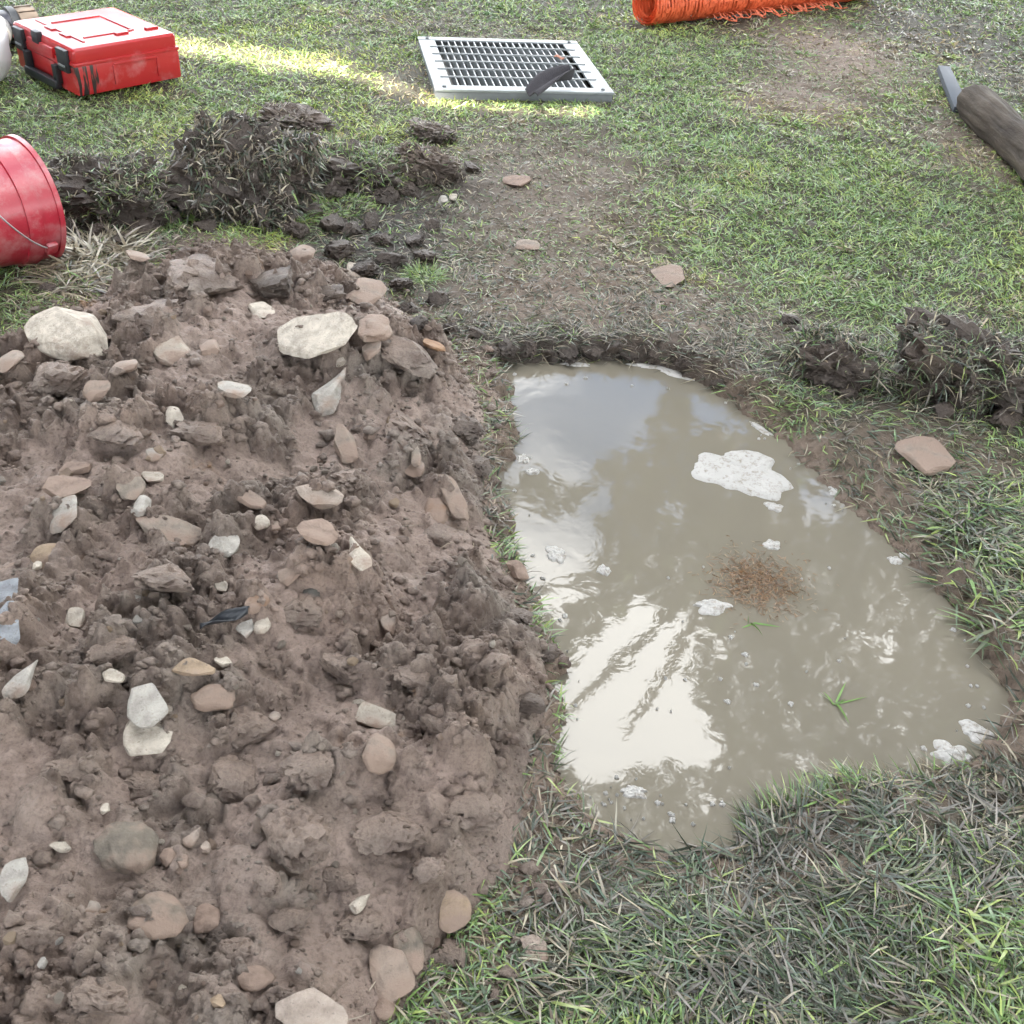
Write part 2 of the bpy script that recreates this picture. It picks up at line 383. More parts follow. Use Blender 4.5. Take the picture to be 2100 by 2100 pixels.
S_FAR = [(1230, 212), (1026, 206), (881, 180), (809, 150), (700, 116), (543, 86), (362, 64), (250, 48), (-250, 34)]
STRIP = [tuple(at(px, py, .02).xy) for px, py in S_NEAR + S_FAR]
n = 130000
qx, qy = rng.uniform(-6, 7.5, n), rng.uniform(-.8, 10.5, n)
sd = seg_sd(qx, qy, STRIP) + .03 * fbm(qx * 5, qy * 5, 2, 91)
ok = sd < -.005; qx, qy = qx[ok], qy[ok]  # unseen crown added as shade, cut open to leave the sunlit strip
H = 5 + .55 * np.maximum(0, qy - 2) + rng.uniform(0, 2.6, len(qx))
P = np.stack([qx + SUN.x / SUN.z * H, qy + SUN.y / SUN.z * H, H], 1)
tree('broad leafy tree added behind the viewer to shade the lawn', (-4.6, -4.2, 0), (-3.6, -3.6, 6.5), [(-5.5, -4, 6.8), (-1.5, -4.5, 6.6), (-2.5, -2, 6.9), (0, -1.5, 7), (1.5, -3, 6.8)], P, np.float64(.20), (.055, .085, .025))
SKY_PX = [[(980, 700), (1250, 720), (1345, 760), (1372, 800), (1330, 850), (1345, 905), (1270, 920), (1215, 965), (1160, 1010), (1120, 960), (1040, 985), (980, 1010)],
          [(1405, 770), (1470, 770), (1570, 860), (1500, 890), (1440, 860)],
          [(1030, 1040), (1110, 1060), (1170, 1040), (1240, 1000), (1255, 1030), (1215, 1075), (1232, 1110), (1180, 1170), (1190, 1235), (1120, 1250), (1000, 1200)],
          [(1130, 1375), (1215, 1330), (1250, 1270), (1330, 1235), (1440, 1250), (1462, 1300), (1400, 1370), (1425, 1440), (1490, 1530), (1440, 1580), (1340, 1560), (1250, 1600), (1120, 1560)],
          [(1640, 1020), (1700, 1010), (1720, 1060), (1660, 1065)]]
def canopy_pts(n, x0, x1, y0, y1, d0, d1):
    u, v = rng.uniform(x0, x1, n), rng.uniform(y0, y1, n)
    s = np.full(n, -1e9)
    for pl in SKY_PX: s = np.maximum(s, seg_sd(u, v, pl))
    s = s + 26 * fbm(u / 30, v / 30, 3, 95)
    gap = fbm(u / 55, v / 55, 4, 97) > .50
    rim = ((u - 1560) / 1050) ** 2 + ((v - 1230) / 880) ** 2 + .35 * fbm(u / 170, v / 170, 3, 98)
    keep = (s < -6) & ~gap & (rim < .95)
    u, v = (u[keep] - 1050) / FPX, (v[keep] - 1050) / FPX
    A, B, C = np.array(Fv), np.array(Rv), np.array(Dv)
    d = A[None] + u[:, None] * B[None] + v[:, None] * C[None]; d[:, 2] *= -1
    t = rng.uniform(d0, d1, len(d))
    return np.array([0, 0, 2 * ZW - CAM_H])[None] + d * t[:, None]
tree('tall leafy tree ahead whose crown shows in the muddy water', (3.2, 12.5, 0), (2.6, 9.5, 7.0), [(.5, 7.5, 7.4), (3.6, 7.8, 7.6), (4.5, 9, 7), (1.6, 8.6, 8.6), (-.6, 8.4, 6.4)],
     canopy_pts(130000, 420, 2750, 280, 2250, 9.5, 13), np.float64(.13), (.05, .08, .025))

def shade_belt(label, cx, cy, rx, ry, h0, h1, n, size=.34):  # unseen trees added round the lawn to hold back sky light
    a, q = rng.uniform(0, 6.283, n), np.sqrt(rng.random(n)); z = rng.uniform(0, 1, n); wv = 1 - .5 * np.abs(z * 2 - 1) ** 2.5
    P = np.stack([cx + rx * q * np.cos(a) * wv, cy + ry * q * np.sin(a) * wv, h0 + (h1 - h0) * z], 1)
    P += .5 * np.stack([fbm(P[:, 0] * .8 + k, P[:, 2] * .8, 2, 300 + k) for k in range(3)], 1)
    tree(label, (cx, cy, 0), (cx, cy, h0 + (h1 - h0) * .6), [(cx + rx * .5, cy, h1 * .7), (cx - rx * .5, cy + .3, h1 * .65)], P, np.float64(size), (.05, .075, .025), .22)
shade_belt('dense bushy tree added left of the lawn to block sky light', -8.0, 4.0, 2.8, 6.0, .4, 11, 22000)
shade_belt('dense bushy tree added right of the lawn to block sky light', 9.5, 3.5, 2.8, 6.5, .4, 11, 22000)
shade_belt('dense bushy tree added behind the viewer to the right to block sky light', 5.5, -6.5, 4.5, 3.0, .4, 12, 20000)
shade_belt('dense bushy tree added behind the viewer to the left to block sky light', -7.0, -7.5, 5, 3, .4, 11, 18000)
shade_belt('far bushy tree added at the end of the lawn, low to let sky light in', -5, 19, 6, 2.2, .3, 3.2, 8000)

# ------------------------------------------------------------------ grass
def blades(P, D, bend, length, width, col, segs=2, tipw=.15):
    n = len(P); side = np.cross(D, rng.normal(size=(n, 3))); side[:, 2] *= .35; side /= np.linalg.norm(side, axis=1)[:, None] + 1e-9
    rows = []
    for k in range(segs):
        s = k / segs; c = P + D * (length * s)[:, None] + bend * (length * s * s)[:, None]
        w = (width * .5 * (1 - (1 - tipw) * s ** 2.2))[:, None] * (.75 if k == 0 else 1)
        rows += [c - side * w, c + side * w]
    rows.append(P + D * length[:, None] + bend * length[:, None])
    V = np.stack(rows, 1); m = 2 * segs + 1; base = (np.arange(n) * m)[:, None]; T = []
    for k in range(segs - 1):
        a = 2 * k; T += [base + np.array([[a, a + 1, a + 3]]), base + np.array([[a, a + 3, a + 2]])]
    a = 2 * (segs - 1); T.append(base + np.array([[a, a + 1, a + 2]]))
    return V.reshape(-1, 3), np.concatenate(T), np.repeat(col, m, 0)
class Bunch:
    def __init__(s): s.V, s.T, s.C, s.n = [], [], [], 0
    def add(s, V, T, C): s.V.append(V); s.T.append(T + s.n); s.C.append(C); s.n += len(V)
    def obj(s, name, parent=None, m=None): return link(name, tri_mesh(name, np.concatenate(s.V), np.concatenate(s.T), np.concatenate(s.C)), m or GRASS, parent)
GREEN = np.array([[.160, .270, .080], [.220, .345, .115], [.285, .390, .145], [.215, .320, .170], [.36, .44, .14]])
STRAW = np.array([[.44, .39, .28], [.31, .26, .18], [.21, .17, .13], [.36, .33, .25], [.26, .225, .165]])
WET = np.array([[.070, .085, .058], [.115, .108, .088], [.175, .155, .130], [.055, .072, .050], [.24, .215, .185]])
def blade_cols(G, Wt, Y=None):
    n = len(G); i = rng.integers(0, 5, n); g = GREEN[i]; s = STRAW[rng.integers(0, 5, n)]; w = WET[rng.integers(0, 5, n)]
    isg = (rng.random(n) < G)[:, None]; c = np.where(isg, g, s)
    isw = (rng.random(n) < Wt)[:, None]; c = np.where(isw, np.where(isg, w * .55 + g * .42 * np.array([[.72, .80, 1.05]]), w), c)
    if Y is not None: c = c * (1 + Y[:, None] * np.array([[.35, .2, -.12]]))
    return c * rng.uniform(.72, 1.25, (n, 1))
def mixf(v, t, w): return v + (t - v) * np.clip(w, 0, 1)
PATCH = [  # px, py, rx, ry, density, green, length, flat, wet
    (1120, 400, 230, 130, .75, .38, .022, .55, .25), (1080, 300, 200, 50, .8, .5, .024, .45, .15), (1230, 630, 330, 65, .8, .26, .026, .6, .35), (980, 600, 160, 140, .65, .25, .026, .6, .45),
    (1080, 545, 75, 40, 1.1, .65, .026, .4, .15), (1300, 530, 120, 70, .9, .45, .026, .5, .2), (1700, 430, 330, 150, 1.15, .95, .030, .35, .0), (300, 260, 250, 60, 1.1, .95, .027, .3, 0), (1450, 180, 130, 70, 1.1, .95, .027, .3, 0),
    (1720, 110, 150, 55, .35, .22, .022, .6, .1), (1640, 195, 150, 45, .45, .30, .022, .6, .1), (1880, 60, 170, 55, .6, .40, .025, .6, .1), (2040, 120, 110, 80, .5, .35, .026, .6, .3),
    (1960, 290, 120, 50, .6, .35, .025, .6, .2), (1500, 30, 80, 30, .5, .2, .025, .6, .1), (900, 60, 240, 25, .8, .5, .022, .5, .1), (830, 180, 60, 40, .5, .2, .022, .5, .2),
    (1200, 690, 330, 45, 1.0, .16, .036, .55, .55), (1500, 720, 140, 60, .8, .25, .034, .6, .55), (1640, 760, 70, 60, .4, .3, .035, .6, .7),
    (1600, 830, 150, 60, .9, .72, .036, .45, .25), (1760, 930, 190, 80, .55, .42, .036, .65, .55), (1900, 960, 150, 70, .40, .30, .036, .7, .45), (1800, 830, 160, 60, .6, .5, .036, .5, .5),
    (1700, 1010, 90, 40, .3, .25, .034, .7, .8), (2060, 830, 120, 60, .5, .4, .04, .6, .5),
    (1880, 1150, 90, 70, .35, .30, .036, .7, .7), (1980, 1330, 110, 80, .35, .35, .04, .7, .75), (2080, 1480, 90, 110, .55, .35, .05, .75, .7),
    (1450, 1730, 420, 80, .9, .15, .048, .95, .92), (1720, 1690, 190, 70, 1.0, .08, .052, .97, .97), (2000, 1640, 190, 70, 1.0, .10, .052, .95, .95),
    (1700, 1860, 350, 130, 1.15, .30, .046, .97, .92), (1250, 1850, 230, 140, 1.05, .36, .042, .95, .88), (1620, 2040, 340, 120, 1.15, .28, .048, .97, .92), (2040, 1800, 90, 60, 1.0, .32, .045, .92, .85),
    (2070, 1970, 90, 80, 1.1, .75, .042, .85, .5), (1000, 2070, 190, 70, 1.0, .62, .040, .85, .6), (1130, 1650, 60, 120, .7, .5, .04, .85, .6), (1200, 1990, 160, 60, .9, .5, .045, .88, .6),
    (750, 520, 150, 100, .45, .35, .035, .6, .75), (200, 500, 150, 60, .5, .35, .035, .6, .6), (880, 420, 130, 60, .6, .25, .026, .6, .5), (1180, 640, 370, 95, .65, .20, .03, .65, .72), (1090, 380, 200, 110, .6, .32, .022, .6, .4), (1740, 800, 230, 130, .65, .42, .036, .65, .62), (1850, 960, 230, 110, .45, .30, .034, .75, .72), (1960, 1120, 180, 150, .7, .48, .04, .75, .68), (2030, 1400, 130, 160, .55, .35, .042, .8, .8),
    (1600, 830, 120, 40, .9, .70, .034, .5, .3), (1090, 1500, 40, 300, .5, .2, .03, .7, .7), (1020, 900, 40, 180, .7, .25, .03, .6, .6), (1000, 1050, 40, 120, .7, .3, .03, .6, .6), (1060, 1200, 35, 120, .6, .25, .03, .6, .7)]
def lawn(x, y):
    n = len(x); D = np.full(n, 1.0); G = np.full(n, .90); Ln = np.full(n, .026); Fl = np.full(n, .35); Wt = np.full(n, .04)
    lo = fbm(x * 1.5, y * 1.5, 3, 201); G = G + .16 * lo + .10 * fbm(x * 6, y * 6, 2, 202); Ln = Ln * (1 + .35 * fbm(x * 4, y * 4, 3, 203))
    for px, py, rx, ry, d, g, l, fl, w in PATCH:
        k = blob(x, y, px, py, rx, ry) ; D, G, Ln, Fl, Wt = mixf(D, d, k), mixf(G, g, k), mixf(Ln, l, k), mixf(Fl, fl, k), mixf(Wt, w, k)
    cl = fbm(x * 9, y * 9, 3, 204); G = np.clip(G + .35 * cl, .03, .97); D = D * np.clip(1 + .7 * fbm(x * 12, y * 12, 2, 205), .15, 1.6)
    return D, G, Ln, Fl, Wt
def scatter(y0, y1, dens):
    w = .56 * y1 + .55; n = int(dens * 2 * w * (y1 - y0)); x = rng.uniform(-w, w, n); y = rng.uniform(y0, y1, n); return x, y
lawn_b = Bunch()
for y0, y1, dens, segs, ws in [(.45, 1.3, 42000, 3, 1.4), (1.3, 2.2, 27000, 3, 1.35), (2.2, 3.2, 19000, 2, 1.35), (3.2, 4.5, 14000, 2, 1.6), (4.5, 6.2, 9000, 2, 2.0), (6.2, 9.5, 4200, 2, 2.9)]:
    x, y = scatter(y0, y1, dens)
    lx, ly = grate_local(x, y); keep = ~((np.abs(lx) < GW / 2 + .0) & (np.abs(ly) < GD / 2 + .0))
    if y0 < 3.3:
        hd = seg_sd(x, y, HEAP); keep &= hd < .02 + .03 * rng.random(len(x))
        pd = seg_sd(x, y, POND); keep &= pd < -.004 + .11 * rng.random(len(x)) * (rng.random(len(x)) < .4) * (blob(x, y, 1500, 1720, 420, 130) > .25)
    x, y = x[keep], y[keep]; D, G, Ln, Fl, Wt = lawn(x, y); k = rng.random(len(x)) * 1.25 < D
    x, y, G, Ln, Fl, Wt = x[k], y[k], G[k], Ln[k], Fl[k], Wt[k]; n = len(x); z = ground_h(x, y) - .002
    az = rng.uniform(0, 2 * np.pi, n); comb = fbm(x * 3.5, y * 3.5, 2, 207) * 7; az = np.where(rng.random(n) < Fl * .75, comb + rng.normal(0, .55, n), az)
    tilt = np.radians(np.clip(rng.normal(22 + 58 * Fl, 15), 2, 86)); h = np.stack([np.cos(az), np.sin(az), np.zeros(n)], 1)
    Dr = h * np.sin(tilt)[:, None] + np.array([0, 0, 1.])[None] * np.cos(tilt)[:, None]
    bend = h * rng.uniform(.05, .5, n)[:, None] + np.stack([-h[:, 1], h[:, 0], 0 * az], 1) * (rng.normal(0, .42, n) * Fl)[:, None]; bend[:, 2] = -Dr[:, 2] * rng.uniform(.15, .8, n)
    ln = Ln * rng.uniform(.45, 1.5, n) * (1 + .12 * (ws - 1)); wdt = rng.uniform(.0018, .0040, n) * ws
    yl = np.clip(fbm(x * 2.2, y * 2.2, 3, 209) * 1.6, 0, 1) * (Wt < .3)
    lawn_b.add(*blades(np.stack([x, y, z], 1), Dr, bend, ln, wdt, blade_cols(G, Wt, yl), segs))
for k in range(420):                         # coarser weedy clumps in the turf
    y = rng.uniform(2.0, 8.0); x = rng.uniform(-1, 1) * (.5 * y + .4)
    X, Y = np.array([x]), np.array([y]); gl = grate_local(x, y)
    if seg_sd(X, Y, HEAP)[0] > -.03 or seg_sd(X, Y, POND)[0] > -.05 or (abs(gl[0]) < GW / 2 + .05 and abs(gl[1]) < GD / 2 + .05): continue
    D, G, Ln, Fl, Wt = lawn(X, Y)
    if D[0] < .6 or Wt[0] > .3: continue
    n = int(rng.integers(10, 34)); a = rng.uniform(0, 6.28, n); r = rng.uniform(.01, .05) * np.sqrt(rng.random(n)); px_, py_ = x + r * np.cos(a), y + r * np.sin(a)
    tl = np.radians(np.clip(rng.normal(45, 18, n), 5, 85)); h = np.stack([np.cos(a), np.sin(a), 0 * a], 1); Dv_ = h * np.sin(tl)[:, None] + np.array([[0, 0, 1.]]) * np.cos(tl)[:, None]
    b = h * rng.uniform(.1, .5, n)[:, None]; b[:, 2] = -Dv_[:, 2] * rng.uniform(.3, .9, n); base = GREEN[rng.integers(0, 5)] if rng.random() < G[0] else STRAW[rng.integers(0, 5)]
    lawn_b.add(*blades(np.stack([px_, py_, ground_h(px_, py_)], 1), Dv_, b, rng.uniform(.018, .048, n), rng.uniform(.004, .0075, n) * (1 + .1 * y), base[None] * rng.uniform(.7, 1.2, (n, 1)), 3))
o = lawn_b.obj('lawn_grass'); tag(o, 'short green lawn grass, trampled and muddy round the flooded hole', 'grass', kind='stuff')
def frond(bn, c, n, rad, ln, wd, G, Wt, spread=45, segs=3, up=None, colr=None):      # a tuft rooted round a point
    a = rng.uniform(0, 2 * np.pi, n); r = rad * np.sqrt(rng.random(n)); x, y = c[0] + r * np.cos(a), c[1] + r * np.sin(a)
    P = np.stack([x, y, surf(x, y) - .003 if up is None else np.full(n, c[2])], 1)
    az = np.where(rng.random(n) < .6, a + rng.normal(0, .6, n), rng.uniform(0, 6.28, n)); tl = np.radians(np.clip(rng.normal(spread, 18, n), 3, 88))
    h = np.stack([np.cos(az), np.sin(az), np.zeros(n)], 1); D = h * np.sin(tl)[:, None] + np.array([[0, 0, 1.]]) * np.cos(tl)[:, None]
    b = h * rng.uniform(.1, .5, n)[:, None]; b[:, 2] = -D[:, 2] * rng.uniform(.3, .9, n)
    cl = blade_cols(np.full(n, G), np.full(n, Wt)) if colr is None else np.array(colr)[None] * rng.uniform(.6, 1.3, (n, 1))
    bn.add(*blades(P, D, b, ln * rng.uniform(.5, 1.3, n), wd * rng.uniform(.6, 1.3, n), cl, segs))
TUFTS = [(870, 570, 260, .05, .06, .0035, 1, 0, 35, 'bright green grass tuft rooted at the top right of the soil heap'),
         (600, 452, 240, .07, .07, .0045, .9, .05, 45, 'green grass tuft between the matted sod and the heap crest'),
         (330, 462, 130, .05, .05, .004, .9, 0, 40, 'small pale green tuft below the left sod'),
         (700, 425, 260, .09, .05, .004, .9, .05, 45, 'green tuft in front of the low middle sod'),
         (205, 528, 700, .13, .105, .0085, .0, .0, 66, 'clump of dead straw coloured grass beside the red bucket'),
         (150, 585, 240, .07, .085, .006, .05, .1, 68, 'small dead straw tuft above the big pale boulder'),
         (2000, 1100, 150, .09, .065, .0075, .8, .55, 66, 'broad-bladed green grass clump on the right bank'),
         (1950, 1200, 110, .08, .06, .007, .6, .7, 68, 'broad-bladed grey green clump at the pond side'),
         (2070, 1260, 110, .08, .065, .007, .7, .6, 68, 'broad-bladed clump at the right edge above the pond corner'),
         (1960, 1030, 110, .08, .05, .006, .55, .6, 68, 'low leafy clump below the loose pinkish brick'),
         (1650, 830, 150, .08, .045, .0045, .9, .25, 60, 'bright green grass tuft overhanging the right pond edge'),
         (2040, 1930, 130, .07, .07, .006, 1, 0, 60, 'bright green tuft in the bottom right corner'),
         (1180, 1560, 90, .06, .055, .004, .75, .3, 65, 'green wet tuft at the lower left pond edge'),
         (1050, 875, 120, .05, .035, .0028, .35, .5, 55, 'brown grass fringe overhanging the left pond edge'),
         (1880, 720, 170, .10, .06, .0045, .75, .3, 55, 'green grass growing between the two right sods')]
for px, py, n, r, ln, wd, G, Wt, spd, lab in TUFTS:
    b = Bunch(); frond(b, hit(px, py), n, r, ln, wd, G, Wt, spd); tag(b.obj('grass_tuft'), lab, 'grass tuft', 'grass tufts')

# ------------------------------------------------------------------ stones, clods and crumbs
def ico(sub):
    bm = bmesh.new(); bmesh.ops.create_icosphere(bm, subdivisions=sub, radius=1)
    V = np.array([v.co[:] for v in bm.verts]); T = np.array([[v.index for v in f.verts] for f in bm.faces]); bm.free(); return V, T
ICO = {k: ico(k) for k in (1, 2, 3, 4, 5)}
def stone_mesh(seed, dims, kind):
    r = np.random.default_rng(seed); V, T = ICO[3 if max(dims) < .09 else 4]; V = V.copy()
    if kind != 'r':
        V = V / np.max(np.abs(V) ** 1.0, axis=1)[:, None] ** (.45 if kind == 's' else .3)
        for k in range(16):
            d = r.normal(size=3); d[2] *= (.5 if kind == 's' else .9); d /= np.linalg.norm(d); o = r.uniform(.60, .92)
            q = V @ d; V = V - np.maximum(0, q - o)[:, None] * d[None] * .97
        if kind == 't':                                    # tapers to a point along +y
            f = 1 - .75 * np.clip((V[:, 1] + .7) / 1.6, 0, 1); V[:, 0] *= f
        if kind == 's': V[:, 2] = np.clip(V[:, 2], -.62, .55)
        nz = .035
    else:
        for k in range(8):
            d = r.normal(size=3); d /= np.linalg.norm(d); q = V @ d; V = V - np.maximum(0, q - r.uniform(.62, .92))[:, None] * d[None] * .85
        nz = .17; V = V * (1 + .10 * fbm3(V * 4 + seed, 4, seed + 2, .65) - .06 * np.abs(fbm3(V * 2.5 + seed, 2, seed + 4)))[:, None]
    V = V * (1 + nz * 1.6 * fbm3(V * 1.7 + seed, 3, seed)[:, None]) + .018 * np.stack([fbm3(V * 5 + seed * 3 + k * 9, 3, seed + k) for k in range(3)], 1)
    V = V / np.abs(V).max(0)[None] * (np.array(dims) / 2)[None]
    me = tri_mesh('stone', V, T, smooth=True)
    if kind != 'r': me.set_sharp_from_angle(angle=math.radians(24))
    return me
CLR = dict(C=(.55, .50, .435), W=(.46, .44, .41), P=(.42, .355, .31), T=(.37, .28, .195), B=(.25, .175, .138), G=(.29, .25, .212), O=(.32, .19, .11), V=(.19, .165, .135), S=(.31, .335, .375), D=(.11, .105, .095), L=(.31, .25, .21))
def place_stone(i, px, py, w, h, ang, kind, c, mud, label, name='stone', cat='stone', group='loose stones on the soil heap', sink=.34, tilt=0):
    if kind == 'r': mud = min(.52, mud + .20)
    elif mud > .06: mud = min(.48, mud + (.14 if c in 'PLTGB' else .10))
    if kind == 'a' and i % 2 == 1: kind = 's'
    p = hit(px, py + h * .25); s = px_size(p); dep = (CAM_H - p.z) / (p - CAM).length
    dims = (w * s, h * s * .92 / max(dep, .45), (.25 if kind == 's' else .5) * min(w, h) * s * (1.0 if kind == 's' else 1.15) * (1.7 if i == 0 else 1))
    if kind == 's': dims = (dims[0], dims[1], max(dims[2], .012))
    o = link(name, stone_mesh(1000 + i, dims, kind), STONE)
    o.location = p + Vector((0, 0, dims[2] * (.5 - (sink if kind != 's' else .10)) + (.022 if i == 1 else .004 if kind == 's' else 0)))
    e = .015; gxn = (surf(np.array([p.x + e, p.x - e, p.x, p.x]), np.array([p.y, p.y, p.y + e, p.y - e])))
    nx = float(np.clip((gxn[0] - gxn[1]) / (2 * e), -.5, .5)); ny = float(np.clip((gxn[2] - gxn[3]) / (2 * e), -.5, .5))
    nrm = Vector((-nx * .6 + random.uniform(-.12, .12), -ny * .6 - tilt + random.uniform(-.1, .1), 1)).normalized()
    o.rotation_euler = (Vector((0, 0, 1)).rotation_difference(nrm).to_matrix() @ Matrix.Rotation(math.radians(ang), 3, 'Z')).to_euler()
    kf = random.uniform(.9, 1.06); o.color = (*[x * kf for x in CLR[c]], mud)
    tag(o, label, cat, group); return o
